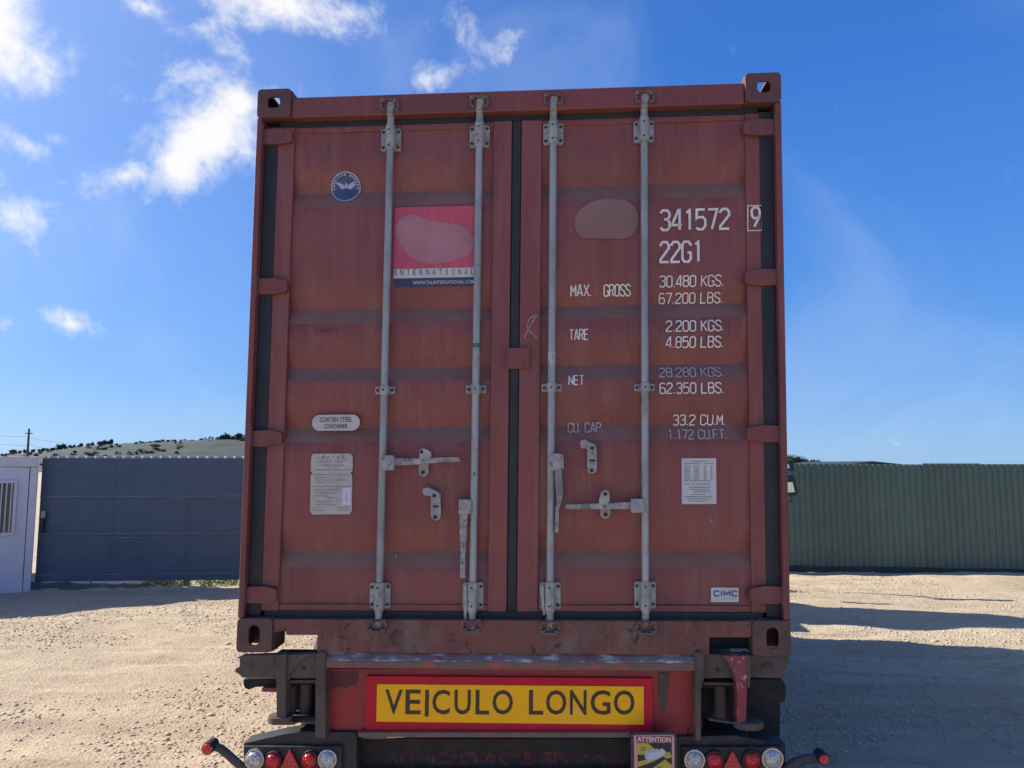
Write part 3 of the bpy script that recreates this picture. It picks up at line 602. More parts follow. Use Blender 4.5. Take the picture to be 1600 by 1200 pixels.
def grid_sheet(x0, x1, z0, z1, step=.02, nx=1):
    k = max(1, int((z1 - z0) / step)); vs = []; fs = []
    for j in range(k + 1):
        for i in range(nx + 1): vs.append((x0 + (x1 - x0) * i / nx, z0 + (z1 - z0) * j / k))
    for j in range(k):
        for i in range(nx): a = j * (nx + 1) + i; fs.append((a, a + 1, a + nx + 2, a + nx + 1))
    return vs, fs
def sheet(name, r, m, leaf, lift=.0022, label=None, yfun=None):
    x0, x1, z0, z1 = rect_px(*r, .06); v, f = grid_sheet(x0, x1, z0, z1); return on_door(name, v, f, m, leaf, lift, yfun, label)
def blob(name, pts, m, leaf, lift, smooth=3):
    q = ppoly(pts, .06)
    for _ in range(smooth): q = [p for a, b in zip(q, q[1:] + q[:1]) for p in ((a[0] * .75 + b[0] * .25, a[1] * .75 + b[1] * .25), (a[0] * .25 + b[0] * .75, a[1] * .25 + b[1] * .75))]
    zs = [p[1] for p in q]; z0, z1 = min(zs), max(zs); n = 28; rows = []
    for j in range(n + 1):
        z = z0 + (z1 - z0) * (.002 + .996 * j / n); xs = []
        for a, b in zip(q, q[1:] + q[:1]):
            if (a[1] - z) * (b[1] - z) <= 0 and a[1] != b[1]: xs.append(a[0] + (b[0] - a[0]) * (z - a[1]) / (b[1] - a[1]))
        rows.append((min(xs), max(xs), z))
    vs = [p for r in rows for p in ((r[0], r[2]), (r[1], r[2]))]; fs = [(2 * j, 2 * j + 1, 2 * j + 3, 2 * j + 2) for j in range(n)]
    return on_door(name, vs, fs, m, leaf, lift)
_txt = {}
def text_geo(s, bold=0.0):
    if (s, bold) in _txt: return _txt[(s, bold)]
    c = bpy.data.curves.new('t', 'FONT'); c.body = s; c.size = 1; c.offset = bold; c.resolution_u = 3
    o = bpy.data.objects.new('t', c); COL.objects.link(o); dg = bpy.context.evaluated_depsgraph_get(); me = bpy.data.meshes.new_from_object(o.evaluated_get(dg))
    vs = [(v.co.x, v.co.y) for v in me.vertices]; fs = [tuple(p.vertices) for p in me.polygons]
    bpy.data.objects.remove(o); bpy.data.curves.remove(c); bpy.data.meshes.remove(me); _txt[(s, bold)] = (vs, fs); return vs, fs
def fit_text(s, x0, x1, z0, z1, bold=0.0):
    vs, fs = text_geo(s, bold); xs = [v[0] for v in vs]; zs = [v[1] for v in vs]; a, b, c, d = min(xs), max(xs), min(zs), max(zs)
    return [(x0 + (x - a) / (b - a) * (x1 - x0), z0 + (z - c) / (d - c) * (z1 - z0)) for x, z in vs], fs
def door_text(s, r, m, leaf, bold=0, lift=.0034, name='lettering', yfun=None):
    x0, x1, z0, z1 = rect_px(*r, .06); v, f = fit_text(s, x0, x1, z0, z1, bold); return on_door(name, v, f, m, leaf, lift, yfun)

m_pink = mat('faded_red_decal', (.58, .085, .14), (.48, .065, .11), 6, .55, c3=(.55, .17, .22), c3_stretch=(8, 8, .5), c3_scale=6, c3_lo=.5, c3_hi=.8)
m_blur = mat('blurred_logo_fill', (.45, .205, .235), (.38, .15, .185), 6, .6)
m_dwhite = mat('decal_white', (.62, .61, .60), (.52, .50, .49), 14, .6)
m_dblue = mat('decal_blue', (.035, .045, .14), (.03, .04, .11), 8, .5)
m_dgrey = mat('print_grey', (.10, .10, .11), flat=True, rough=.7); m_dblack = mat('print_black', (.03, .03, .035), flat=True, rough=.7)
m_dprint = mat('print_soft', (.27, .26, .25), flat=True, rough=.7)
sheet('company_decal', (616, 323, 741.5, 419, ), m_pink, leafL, label='red square of the company picture')
blob('blurred_logo', [(617, 360), (622, 345), (634, 337), (650, 335), (663, 342), (680, 349), (702, 348), (722, 352), (738, 366), (742, 382), (735, 397), (715, 406), (690, 412), (665, 413), (643, 404), (626, 385)], m_blur, leafL, .0030)  # added patch standing in for a blurred-out logo
sheet('decal_strip', (615.5, 419.3, 741.5, 434), m_dwhite, leafL, label='white strip with spaced letters')
sheet('decal_strip', (616.5, 434.3, 741.5, 447.5), m_dblue, leafL, label='navy strip with the web address')
for i, ch in enumerate("INTERNATIONAL"):
    cx = 617.5 + i * 10.0; w = 1.5 if ch == 'I' else 5.2; yb = 430.5 - i * .11; door_text(ch, (cx - w / 2 + .8, yb - 9.5, cx + w / 2 + .8, yb), m_dprint if 0 else m_dgrey, leafL, 0)
door_text("WWW.TALINTERNATIONAL.COM", (645, 438.4, 741, 443.8), m_dwhite, leafL, .005)
blob('blurred_mark', [(897, 350), (901, 333), (915, 319), (935, 311), (960, 310), (984, 314), (997, 331), (998, 350), (990, 367), (972, 375), (955, 371), (938, 372), (915, 375), (901, 366)], m_patch, leafR, .0026)  # added patch in place of a mark that is blurred out
# round seal: white rim, navy field, pale bird, letters round the rim
def disc(cx, cz, r0, r1, n=44):
    vs = [(cx + r * math.cos(2 * math.pi * i / n), cz + r * math.sin(2 * math.pi * i / n)) for i in range(n) for r in (r0, r1)]
    return vs, [(2 * i, 2 * i + 1, (2 * i + 3) % (2 * n), (2 * i + 2) % (2 * n)) for i in range(n)]
cx, cz = P(538.7, 290.5, .06); R = .0715
m_seal = mat('seal_navy', (.055, .075, .19), (.05, .065, .15), 10, .5); m_sealw = mat('seal_pale', (.42, .45, .56), (.32, .35, .47), 20, .6)
v, f = disc(cx, cz, .0, R * .93); on_door('round_seal', v, f, m_seal, leafL, .0022); v, f = disc(cx, cz, R * .92, R); on_door('seal_rim', v, f, m_sealw, leafL, .003)
for i, ch in enumerate("AMERICAN BUREAU"):
    if ch == ' ': continue
    a = math.radians(188 - i * 13.7); w = R * .12; vs, fs = fit_text(ch, -w / 2 if ch != 'I' else -w / 6, w / 2 if ch != 'I' else w / 6, -R * .07, R * .07, .03)
    on_door('seal_letter', [(cx + math.cos(a) * R * .8 + x * math.sin(a) + z * math.cos(a), cz + math.sin(a) * R * .8 - x * math.cos(a) + z * math.sin(a)) for x, z in vs], fs, m_dwhite, leafL, .0032)
for i, ch in enumerate("OF SHIPPING"):
    if ch == ' ': continue
    a = math.radians(215 + i * 11.5); w = R * .10; vs, fs = fit_text(ch, -w / 2 if ch != 'I' else -w / 6, w / 2 if ch != 'I' else w / 6, -R * .055, R * .055, .02)
    on_door('seal_letter', [(cx + math.cos(a) * R * .8 - x * math.sin(a) - z * math.cos(a), cz + math.sin(a) * R * .8 + x * math.cos(a) - z * math.sin(a)) for x, z in vs], fs, m_sealw, leafL, .0032)
k = R / 36
for pts in ([(-2, -2), (-6, 6), (-18, 12), (-26, 11), (-19, 6), (-12, -2), (-4, -9)], [(2, -2), (6, 6), (20, 13), (22, 9), (24, 4), (14, -3), (5, -9)], [(-3, 4), (0, 11), (3, 8), (4, -6), (0, -14), (-4, -6)], [(-14, -15), (0, -12), (15, -14), (17, -19), (0, -18), (-13, -20)]):
    on_door('seal_bird', [(cx + a * k, cz + b * k) for a, b in pts], [tuple(range(len(pts)))], m_sealw, leafL, .0034)
# CORTEN pill
x0, x1, z0, z1 = rect_px(488, 648, 562.5, 673, .06); q = rrect(x0, x1, z0, z1, (z1 - z0) / 2 - .001, 8); on_door('steel_grade_label', q, [tuple(range(len(q)))], mat('label_cream', (.55, .52, .50), (.48, .44, .43), 14, .6), leafL, .0022, yfun=lambda z: Y_OUT - .001)
ycor = lambda z: min(door_y(z), Y_OUT + .012)
ypl = lambda z: (door_y(z) if z > z0 + .02 else min(door_y(z), door_y(z0 + .02)))
ypill = lambda z, z0=z0: Y_OUT - .002
door_text("CORTEN STEEL", (500, 652, 550.5, 659.5), m_dgrey, leafL, .01, yfun=ypill); door_text("CONTAINER", (506.5, 662.5, 543.5, 669.5), m_dgrey, leafL, .01, yfun=ypill)
# data plate, with worn rows of small print
m_plate = mat('data_plate', (.52, .49, .45), (.38, .355, .32), 22, .55, spots=(.24, .22, .20), spot_scale=60, spot_amt=.62)
q = ppoly([(489, 709), (548, 708.5), (551, 713), (551, 735), (547.5, 739), (550.5, 742), (550, 798), (546, 803.5), (488, 804), (484.5, 799), (485.5, 743), (488.5, 740), (485.5, 736), (486, 714)], .055)
plate = part('data_plate', MB().prism(q, Y_OUT - .006, Y_OUT - .001), m_plate, leafL, .001)
def rows(r, spec, m, leaf, yy, hgt=1.3, name='print_line'):
    vs, fs = [], []
    for (py, segs) in spec:
        for (a, b) in segs:
            x = a
            while x < b - .4:
                w = random.choice((1.2, 2.0, 2.8, 3.6)); e = min(x + w, b); pts = ppoly([(x, py + hgt / 2), (e, py + hgt / 2), (e, py - hgt / 2), (x, py - hgt / 2)], .055); o = len(vs); vs += pts; fs.append((o, o + 1, o + 2, o + 3)); x = e + .7
    on_door(name, vs, fs, m, leaf, 0, lambda z: yy)['kind'] = 'stuff'
m_pl = mat('plate_print', (.24, .225, .21), flat=True, rough=.7)
rows(None, [(716, [(494, 512), (524, 542)]), (721, [(498, 520), (524, 539)]), (727, [(499, 538)]), (734, [(493, 548)]), (741.5, [(490, 518), (522, 546)]), (746, [(491, 510)]), (750, [(491, 514), (524, 544)]), (754, [(492, 509)]), (760, [(489, 549)]), (765, [(492, 532)]), (770, [(499, 530)]), (775, [(494, 512)]), (778, [(511, 531)]), (783, [(493, 521)]), (788, [(494, 528)]), (793, [(490, 500), (524, 545)]), (797, [(490, 506), (524, 545)])], m_pl, leafL, Y_OUT - .0068)
x0, x1, z0, z1 = rect_px(535.5, 762, 548.5, 789, .055); on_door('plate_sticker', *grid_sheet(x0, x1, z0, z1, 1), mat('sticker_lilac', (.60, .58, .66), flat=True, rough=.6), leafL, 0, lambda z: Y_OUT - .0074)
rows(None, [(768 + 3 * i, [(541, 543.2)]) for i in range(6)] , m_pl, leafL, Y_OUT - .008)
for i in range(5):
    x, z = P(505 + i * 7.6, 713 + (i % 2) * 2, .05); part('plate_scuff', MB().tube([(x, Y_OUT - .0075, z), (x, Y_OUT - .006, z)], .006 - .001 * (i % 3), 9), m_pl, leafL)
# paper label on the right leaf
sheet('paper_label', (1065, 716, 1119, 787.5), mat('label_paper', (.60, .59, .585), (.54, .52, .52), 14, .6), leafR, .003, yfun=lambda z: Y_OUT)
rows(None, [(720.5, [(1079, 1106)]), (724, [(1069, 1096), (1099, 1115)])] + [(728 + 2.9 * i, [(1069, 1080 - (i % 3)), (1084, 1093 - (i % 2)), (1100, 1104.5), (1110, 1113.5)]) for i in range(8)] + [(751, [(1069, 1110)]), (756.5, [(1069, 1078), (1081, 1085), (1088, 1110)]), (761.5, [(1077, 1110)]), (765, [(1077, 1108)]), (768, [(1084, 1110)]), (772.3, [(1081, 1102)]), (776, [(1070, 1113)]), (779.5, [(1073, 1110)]), (783, [(1078, 1105)])], mat('label_print', (.16, .16, .17), flat=True, rough=.7), leafR, Y_OUT - .0042, 1.1)
sheet('maker_sticker', (1110.5, 918, 1154, 940.5), mat('sticker_white', (.60, .60, .57), (.54, .53, .50), 12, .5), leafR, .003, yfun=lambda z: Y_OUT)
m_cblue = mat('sticker_blue', (.025, .10, .30), flat=True, rough=.5)
[mark(c_, a_, b_, 922, 932, leafR, m_cblue, yfun=lambda z: Y_OUT, lift=.0046, name="lettering", swk=2.0) for c_, a_, b_ in (("C", 1114.5, 1124), ("I", 1126, 1131), ("M", 1130, 1141), ("C", 1142.5, 1152))]; rows(None, [(935.5, [(1127, 1149)])], mat('sticker_print', (.30, .36, .46), flat=True), leafR, Y_OUT - .0042, 1.3)
# chalk and marker scribbles
def scribble(pts, y, w, m, leaf, yfun, name='chalk_mark'):
    q = ppoly(pts, y)
    for _ in range(2): q = [q[0]] + [p for a, b in zip(q, q[1:]) for p in ((a[0] * .75 + b[0] * .25, a[1] * .75 + b[1] * .25), (a[0] * .25 + b[0] * .75, a[1] * .25 + b[1] * .75))] + [q[-1]]
    v, f = stroke_ribbon(q, w, .01); on_door(name, v, f, m, leaf, .003, yfun)
m_chalk = mat('chalk', (.48, .40, .38), (.30, .2, .19), 40, .9); m_marker = mat('marker_ink', (.09, .045, .05), flat=True, rough=.8)
scribble([(819, 528), (825, 515), (836, 497), (839, 493), (836, 493), (828, 497), (824, 507), (825, 515), (832, 521), (839, 529)], .046, .0045, m_chalk, leafR, lambda z: Y_FRAME)
scribble([(491, 521), (495, 514), (500, 511), (503, 515), (499, 522), (506, 513), (509, 519), (515, 512), (513, 521), (519, 512), (523, 510), (526, 517), (526, 523)], .06, .0030, m_marker, leafL, lambda z: door_y(z))
for a in (((617, 866), (618.5, 873)), ((1108, 811), (1111, 813), (1113, 817))): scribble(list(a), .06, .004, m_chalk, leafL if a[0][0] < 800 else leafR, lambda z: door_y(z) - .002)

# ------------------------------------------------------------------ trailer chassis
m_tred = mat('trailer_red', (.36, .018, .028), (.23, .022, .028), 5, .5, c3=(.15, .05, .045), c3_stretch=(5, 5, .5), c3_scale=3.5, c3_lo=.46, c3_hi=.72, bump=.002, bscale=30, spots=(.06, .03, .025), spot_scale=22, spot_amt=.66)
m_worn = mat('worn_edge', (.26, .215, .215), (.17, .09, .09), 6, .6, c3=(.60, .59, .60), c3_stretch=(1.2, 1, 5), c3_scale=9, c3_lo=.52, c3_hi=.64, spots=(.17, .035, .035), spot_scale=9, spot_amt=.62, bump=.003, bscale=60)
m_rail = mat('rusted_rail', (.20, .12, .09), (.14, .09, .07), 9, .7, c3=(.42, .08, .065), c3_stretch=(2, 2, 3), c3_scale=5, c3_lo=.55, c3_hi=.66, bump=.002, bscale=60)
m_chas = mat('grimy_chassis', (.130, .092, .074), (.075, .056, .047), 8, .8, bump=.003, bscale=50, c3=(.18, .085, .075), c3_scale=4, c3_lo=.58, c3_hi=.75)
m_chasd = mat('dark_chassis', (.016, .015, .017), (.009, .009, .011), 8, .8)
m_gouge = mat('bare_gouge', (.125, .085, .066), (.07, .045, .037), 16, .8, spots=(.30, .20, .17), spot_scale=34, spot_amt=.62, bump=.004, bscale=70)
m_grime = mat('grime_stain', (.15, .026, .03), (.055, .030, .027), 9, .75, c3=(.045, .032, .03), c3_scale=11, c3_lo=.46, c3_hi=.58)
m_chip = mat('chipped_red', (.30, .03, .05), (.15, .06, .05), 8, .6, spots=(.48, .36, .32), spot_scale=30, spot_amt=.575, bump=.003, bscale=60)
m_tyre = mat('tyre_rubber', (.022, .022, .024), (.035, .032, .03), 9, .85)
tr = thing('container_trailer', TC((W / 2, 0, -1.09)), 'red skeletal trailer with a yellow long vehicle board, carrying the container', 'trailer')
def tp(name, pts, y0, y1, m, bevel=.003, parent=None, label=None): return part(name, MB().prism(ppoly(pts, y0), y0, y1), m, parent or tr, bevel, label=label)
# rear box beam
YB = .0
tp('rear_beam', [(500, 1045), (1094, 1045), (1094, 1152), (500, 1150)], .055, .11, m_tred, .003, label='red end plate of the trailer, grimy at its edges')
za, zb_, zc_ = P(800, 1015, YB)[1], P(800, 1033, YB)[1], P(800, 1046, YB)[1]
xa, xb = P(496, 1030, YB)[0], P(1097, 1030, YB)[0]
m = MB(); vs = []
for x in (xa + .004, xb - .004): vs += [(x, .045, za - .002), (x, -.004, zb_), (x, -.004, zb_ - .004), (x, .054, zb_ - .004), (x, .054, za - .002)]
m.add(vs, [(0, 1, 6, 5), (1, 2, 7, 6), (2, 3, 8, 7), (3, 4, 9, 8), (4, 0, 5, 9), (0, 4, 3, 2, 1), (5, 6, 7, 8, 9)])
part('beam_top_edge', m, m_worn, tr, .002, label='sloping top edge worn to bare grey metal')
part('beam_lip', MB().box(xa + .03, xb - .03, -.002, .054, zc_, zb_ - .005), m_rail, tr, .002)
for pts, nm in (([(493, 1024), (497, 1019), (508, 1019), (508.5, 1154), (494, 1154), (492, 1150)], 0), ([(1086, 1019), (1095, 1019), (1100, 1024), (1100, 1062), (1096, 1076), (1095.5, 1158), (1087, 1158)], 1)):
    tp('beam_flange', pts, -.012, .06, m_chas, .004)
tp('beam_bottom_lip', [(560, 1144.5), (985, 1144.5), (985, 1153), (560, 1152)], .02, .054, m_rail, .002)
# torn dent on the right of the plate
tp('scrape', [(1028, 1052), (1046, 1050), (1044, 1075), (1041, 1100), (1038, 1113), (1034, 1115), (1031, 1105), (1028, 1080)], .0500, .0545, m_gouge, .003)
tp('scrape', [(512, 1050), (560, 1049), (560, 1056), (556, 1072), (546, 1071), (540, 1076), (529, 1073), (522, 1078), (514, 1070)], .0535, .0545, m_grime, 0)
for a, b in ((1075, 1138.5), (1075, 1144.5), (1016, 1064), (1016, 1136)):
    x, z = P(a, b, .05); part('rivet', MB().tube([(x, .048, z), (x, .056, z)], .0048, 10), m_bolt, tr)
# warning board
x0, x1, z0, z1 = rect_px(572, 1057.5, 1020, 1143.5, .045)
m_bred = mat('board_red', spec=.2, c1=(.55, .014, .035), c2=(.44, .013, .03), scale=6, rough=.4)
m_byel = mat('board_yellow', spec=.15, c1=(1.0, .50, .012), c2=(.96, .47, .02), scale=7, rough=.5, spots=(.62, .30, .04), spot_scale=30, spot_amt=.70, c3=(.93, .52, .07), c3_stretch=(1, 1, 3), c3_scale=5, c3_lo=.55, c3_hi=.8)
m_bblk = mat('board_black', (.035, .022, .018), (.05, .03, .022), 30, .5)
brd = part('sign_board', MB().box(x0, x1, .040, .0545, z0, z1), m_bred, tr, .002, label='red bordered board that reads VEICULO LONGO')
x0, x1, z0, z1 = rect_px(588.5, 1071, 1006, 1130, .037)
part('yellow_field', MB().box(x0, x1, .0375, .0395, z0, z1), m_byel, brd, 0)
def plate_text(s, r, y, m, parent, bold=0, name='lettering'):
    x0, x1, z0, z1 = rect_px(*r, y); v, f = fit_text(s, x0, x1, z0, z1, bold)
    return part(name, MB().add([(a, y, b) for a, b in v], f), m, parent, smooth=False)
for ch, a, b in (("V", 601.5, 629), ("E", 633.5, 657.5), ("I", 664, 670), ("C", 675.5, 703), ("U", 710, 735.5), ("L", 743, 764.5), ("O", 769.5, 801.5), ("L", 826.5, 849), ("O", 853, 885), ("N", 890.5, 916.5), ("G", 922.5, 954), ("O", 959, 991.5)):
    plate_text(ch, (a, 1077.5 + (a - 600) * .003, b, (1119.5 if ch == "I" else 1116) + (a - 600) * .003), .0365, m_bblk, brd, .012)
# outer arms either side: twist-lock plates, posts and feet
def both(name, ptsL, ptsR, y0, y1, m, bev=.003, lab=None):
    for p in (ptsL, ptsR):
        if p: tp(name, p, y0, y1, m, bev, label=lab)
tl = [(378, 1024), (494, 1020), (494, 1060), (455, 1060), (378, 1059), (374, 1054), (368, 1051), (367, 1045), (374, 1042), (374, 1029), (368, 1029)]
tp('lock_plate', tl, .01, .04, m_chas, .003, label='arm end plate stamped with a letter S')
tp('lock_plate', [(1098, 1022), (1234, 1025), (1234, 1036), (1229, 1037), (1229, 1047), (1226, 1048), (1226, 1060), (1172, 1059), (1098, 1060)], .01, .04, m_chas, .003)
x, z = P(390.5, 1040, .008); S_v = [(a * .0042 + x, b * .0042 + z) for a, b in ((4, 5.6), (4, 6), (3, 7), (1, 7), (0, 6), (0, 4.9), (1, 4), (3, 3.2), (4, 2.3), (4, 1), (3, 0), (1, 0), (0, 1))]
S_v = [(a, b - .015) for a, b in S_v]; v, f = stroke_ribbon(S_v, .0032, .01); part('stamped_letter', MB().add([(a, .0094, b) for a, b in v], f), m_bolt, tr, smooth=False)
both('arm_lobe', [(380, 1061.5), (440, 1060.5), (440, 1082), (428, 1081), (424, 1076), (412, 1073), (398, 1074), (388, 1078), (382, 1075), (380, 1069)], [(1172, 1061), (1222, 1061), (1228, 1070), (1228, 1084), (1227, 1096), (1222, 1098), (1200, 1095), (1190, 1088), (1182, 1080), (1172, 1078)], .03, .09, m_chasd)
tp('bracket_tab', [(409, 1075), (436, 1075), (436, 1082), (409, 1081)], .0, .03, m_tred, .002)
both('arm_post', [(431, 1023), (447, 1022), (446, 1128), (432, 1128)], None, -.02, .05, m_chas)
tp('arm_post', [(1127, 1024), (1168, 1025), (1168, 1060), (1166, 1130), (1152, 1130), (1152, 1075), (1146, 1052), (1138, 1036)], -.02, .05, m_chip, .004, label='gusseted post with chipped red paint')
tp('arm_post', [(1166.5, 1024), (1174, 1025), (1172, 1074), (1168.5, 1074)], -.024, .06, m_chas, .002)
both('gusset', [(448, 1023), (488, 1022), (470, 1032), (457, 1046), (450, 1064), (448, 1072)], None, -.005, .008, m_chas, .002)
for cx_, cy_, w in ((434, 1126, 19), (1172, 1134, 24)):
    x0, x1, z0, z1 = rect_px(cx_ - w, cy_ - 5, cx_ + w, cy_ + 6, -.02)
    xm = (x0 + x1) / 2; m = MB(); q = circ(xm, .015, (x1 - x0) / 2, 24)
    m.v = [TC((a, b * .8, z)) for z in (z0, z1) for a, b in q]; n = 24; m.f = [list(range(n)), list(range(2 * n - 1, n - 1, -1))] + [(i, i + n, (i + 1) % n + n, (i + 1) % n) for i in range(n)]
    part('foot_plate', m, m_chas, tr, .003)
    tp('foot_bar', [(cx_ - 3, 1128), (cx_ + 26 if cx_ < 800 else cx_ + 10, 1128 - (0 if cx_ > 800 else 0)), (cx_ + 26 if cx_ < 800 else cx_ + 10, 1133), (cx_ - 3, 1133)] if cx_ < 800 else [(1108, 1123), (1155, 1130), (1155, 1133), (1108, 1126)], .0, .03, m_chas, .001)
# box and rollers between post and beam
both('roller_box', [(447, 1064), (494, 1064), (494, 1122), (447, 1132)], [(1098, 1064), (1152, 1064), (1152, 1128), (1098, 1122)], .14, .2, m_chasd)
both('roller_shelf', [(452, 1063), (494, 1062), (494, 1067), (452, 1068)], [(1100, 1066), (1148, 1067), (1148, 1071), (1100, 1070)], .03, .14, m_chas, .002)
for a, y0_, y1_ in ((453, 1072, 1122), (474, 1068, 1120), (1122, 1071, 1124)):
    xx, z1_ = P(a + 3, y0_, .08); _, z0_ = P(a, y1_, .08); part('roller', MB().tube([(xx, .09, z0_), (xx, .09, z1_)], .026 if a > 460 else .019, 16), m_chas, tr, .002)
both('bottom_shelf', [(448, 1122), (494, 1120), (494, 1126), (448, 1132)], None, .02, .14, m_chasd, .002)
for a, b in ((474, 1043.5), (1121, 1047)):
    x, z = P(a, b, .008); part('bolt_hole', MB().tube([(x, .006, z), (x, .014, z)], .0085, 14), m_bolt, tr)
x, z = P(1200, 1046, .0); part('lock_knob', MB().tube([(x, .0, z + .0), (x, .012, z)], .026, 18), m_chas, tr, .003); part('lock_knob', MB().tube([(x + .004, -.012, z + .012), (x, .0, z)], .017, 14), m_chas, tr, .003)
# main rails and cross members below the container
for x in (.70, 1.68):
    part('chassis_rail', MB().box(x, x + .11, .111, 6.6, -.36, -.06), m_tred, tr, .006)
part('front_bolster', MB().box(.03, W - .03, LEN - .2, LEN, -.16, -.015), m_tred, tr, .006)
part('rear_bolster', MB().box(.16, W - .06, .07, .13, -.16, -.018), m_chasd, tr, .004)
for y in (1.2, 2.4, 3.6, 4.9): part('chassis_crossmember', MB().box(.812, 1.678, y, y + .09, -.3, -.14), m_tred, tr, .004)
for y in (1.25, 2.55, 3.85):
    part('axle', MB().tube([(.3, y, -.60), (W - .3, y, -.60)], .07, 16), m_chasd, tr)
    for x0_ in (.02, W - .38):
        wh = part('wheel', MB().tube([(x0_ - .001, y, -.60), (x0_ + .03, y, -.60), (x0_ + .07, y, -.60), (x0_ + .3, y, -.60), (x0_ + .34, y, -.60), (x0_ + .361, y, -.60)], [.30, .46, .49, .49, .46, .30], 40), m_tyre, tr)
        part('rim', MB().tube([(x0_ - .012, y, -.60), (x0_ + .372, y, -.60)], .27, 24), mat('rim_grey', (.22, .22, .22), (.14, .14, .14), 12, .5), wh, .01)
part('landing_leg', MB().box(.55, .66, 5.0, 5.1, -.98, -.2), m_chas, tr, .006); part('landing_leg', MB().box(W - .66, W - .55, 5.0, 5.1, -.98, -.2), m_chas, tr, .006)
# mudflaps: the wide one with worn red lettering, and the right-hand one
m_flap = mat('mudflap_rubber', (.010, .011, .016), (.017, .015, .018), 7, .7)
tp('mudguard', [(1098, 1062), (1219, 1066), (1219, 1200), (1219, 1230), (1098, 1230)], .26, .275, m_flap, .003, label='black mudflap hanging at the right of the trailer')
fl = tp('mudflap', [(556, 1154), (1000, 1154), (1000, 1250), (556, 1250)], .14, .155, m_flap, .002, label='long black rubber flap with worn red letters')
m_wred = mat('worn_red_letters', (.12, .028, .032), (.045, .020, .022), 16, .8, c3=(.018, .015, .018), c3_scale=30, c3_lo=.48, c3_hi=.58)
for a, b, s in ((586, 602, 'I'), (606, 622, 'V'), (626, 636, 'I'), (641, 680, 'M'), (684, 712, 'D'), (718, 746, 'O'), (752, 776, 'R'), (780, 806, 'O'), (812, 838, 'B'), (844, 864, 'S'), (866, 892, 'R'), (905, 945, 'M'), (950, 972, 'V')):
    x0, x1, z0, z1 = rect_px(a, 1175, b, 1195, .138); sx, sz = (x1 - x0 - .016) / 4, (z1 - z0 - .016) / 7; vs, fs = [], []
    for pl in G.get(s, [[(0, 0), (2, 7), (4, 0)]] if s != 'D' else [[(0, 0), (0, 7), (3, 7), (4, 6), (4, 1), (3, 0), (0, 0)]]):
        v, f = stroke_ribbon([(x0 + .008 + p * sx, z0 + .008 + q * sz) for p, q in pl], .017, .05); o = len(vs); vs += v; fs += [tuple(i + o for i in g) for g in f]
    part('worn_letter', MB().add([(p, .1385, q) for p, q in vs], fs), m_wred, fl, smooth=False)
# under-run bar and light boards
m_lb = mat('light_board_black', (.020, .019, .023), (.032, .029, .032), 9, .6, spots=(.11, .06, .06), spot_scale=20, spot_amt=.62)
m_red_l = mat('red_lens', (.78, .014, .028), (.45, .010, .02), 20, .18, coat=.6); m_clr_l = mat('clear_lens', (.78, .76, .74), (.36, .35, .35), 80, .15, metal=.35, coat=.6); m_redd = mat('reflector_red', (.62, .016, .035), (.45, .014, .028), 40, .25, coat=.5)
m_chrome = mat('lamp_reflector', (.62, .62, .62), (.34, .34, .33), 70, .2, metal=.7)
def light_board(outl, face, lamps, tri, left):
    b = part('light_board', MB().prism(ppoly(outl, .02), .035, .13), m_lb, tr, .004, label='left tail light board' if left else 'right tail light board')
    part('lamp_housing', MB().prism(ppoly(face, .015), .015, .034), m_lb, b, .006)
    for (a, c, r, kind) in lamps:
        x, z = P(a, c, .005); rr_ = r / 342; m_ = {'r': m_red_l, 'c': m_clr_l}[kind]
        part('lamp_bezel', MB().ring(circ(x, z, rr_ * 1.12, 32), circ(x, z, rr_ * .93, 32), -.004, .0145), m_lb if kind == 'r' else m_chrome, b, .001)
        m = MB(); prof = [(.93, .010), (.9, -.004), (.75, -.013), (.5, -.019), (.25, -.022), (.02, -.023)]
        vs = []; n = 32
        for q, y in prof: vs += [(x + rr_ * q * math.cos(2 * math.pi * i / n), y, z + rr_ * q * math.sin(2 * math.pi * i / n)) for i in range(n)]
        fs = [(k * n + i, k * n + (i + 1) % n, (k + 1) * n + (i + 1) % n, (k + 1) * n + i) for k in range(len(prof) - 1) for i in range(n)]
        ln = part('lamp_lens', m.add(vs, fs), m_, b)
        for q in (.72, .5): part('lens_ring', MB().ring(circ(x, z, rr_ * q, 32), circ(x, z, rr_ * (q - .07), 32), -.0245 + (.006 if q > .6 else .0), -.012), m_, b, .001)
        part('lamp_bulb', MB().tube([(x, -.0275, z), (x, -.018, z)], rr_ * .22, 16), m_chrome if kind == 'c' else m_red_l, b, .002)
    t = part('triangle_reflector', MB().prism(ppoly(tri, .0), -.004, .0145), m_redd, b, .003)
    for k_ in range(1, 6):
        y_ = tri[0][1] + (tri[1][1] - tri[0][1]) * k_ / 6.; w_ = (tri[1][0] - tri[2][0]) / 2 * k_ / 6 - 1.5
        if w_ > 1: part('reflector_rib', MB().prism(ppoly([(tri[0][0] - w_, y_), (tri[0][0] + w_, y_), (tri[0][0] + w_, y_ - 1), (tri[0][0] - w_, y_ - 1)], -.005), -.0055, -.0035), m_redd, t, 0)
    return b
light_board([(378, 1163), (440, 1149), (470, 1144.5), (556, 1146), (556, 1250), (378, 1250)], [(380, 1166), (534, 1166), (534, 1250), (380, 1250)], [(398, 1186, 13.5, 'c'), (427, 1188, 12, 'r'), (484, 1187, 12, 'r'), (512, 1186, 13, 'c')], [(453, 1171), (475, 1213), (431, 1213)], True)
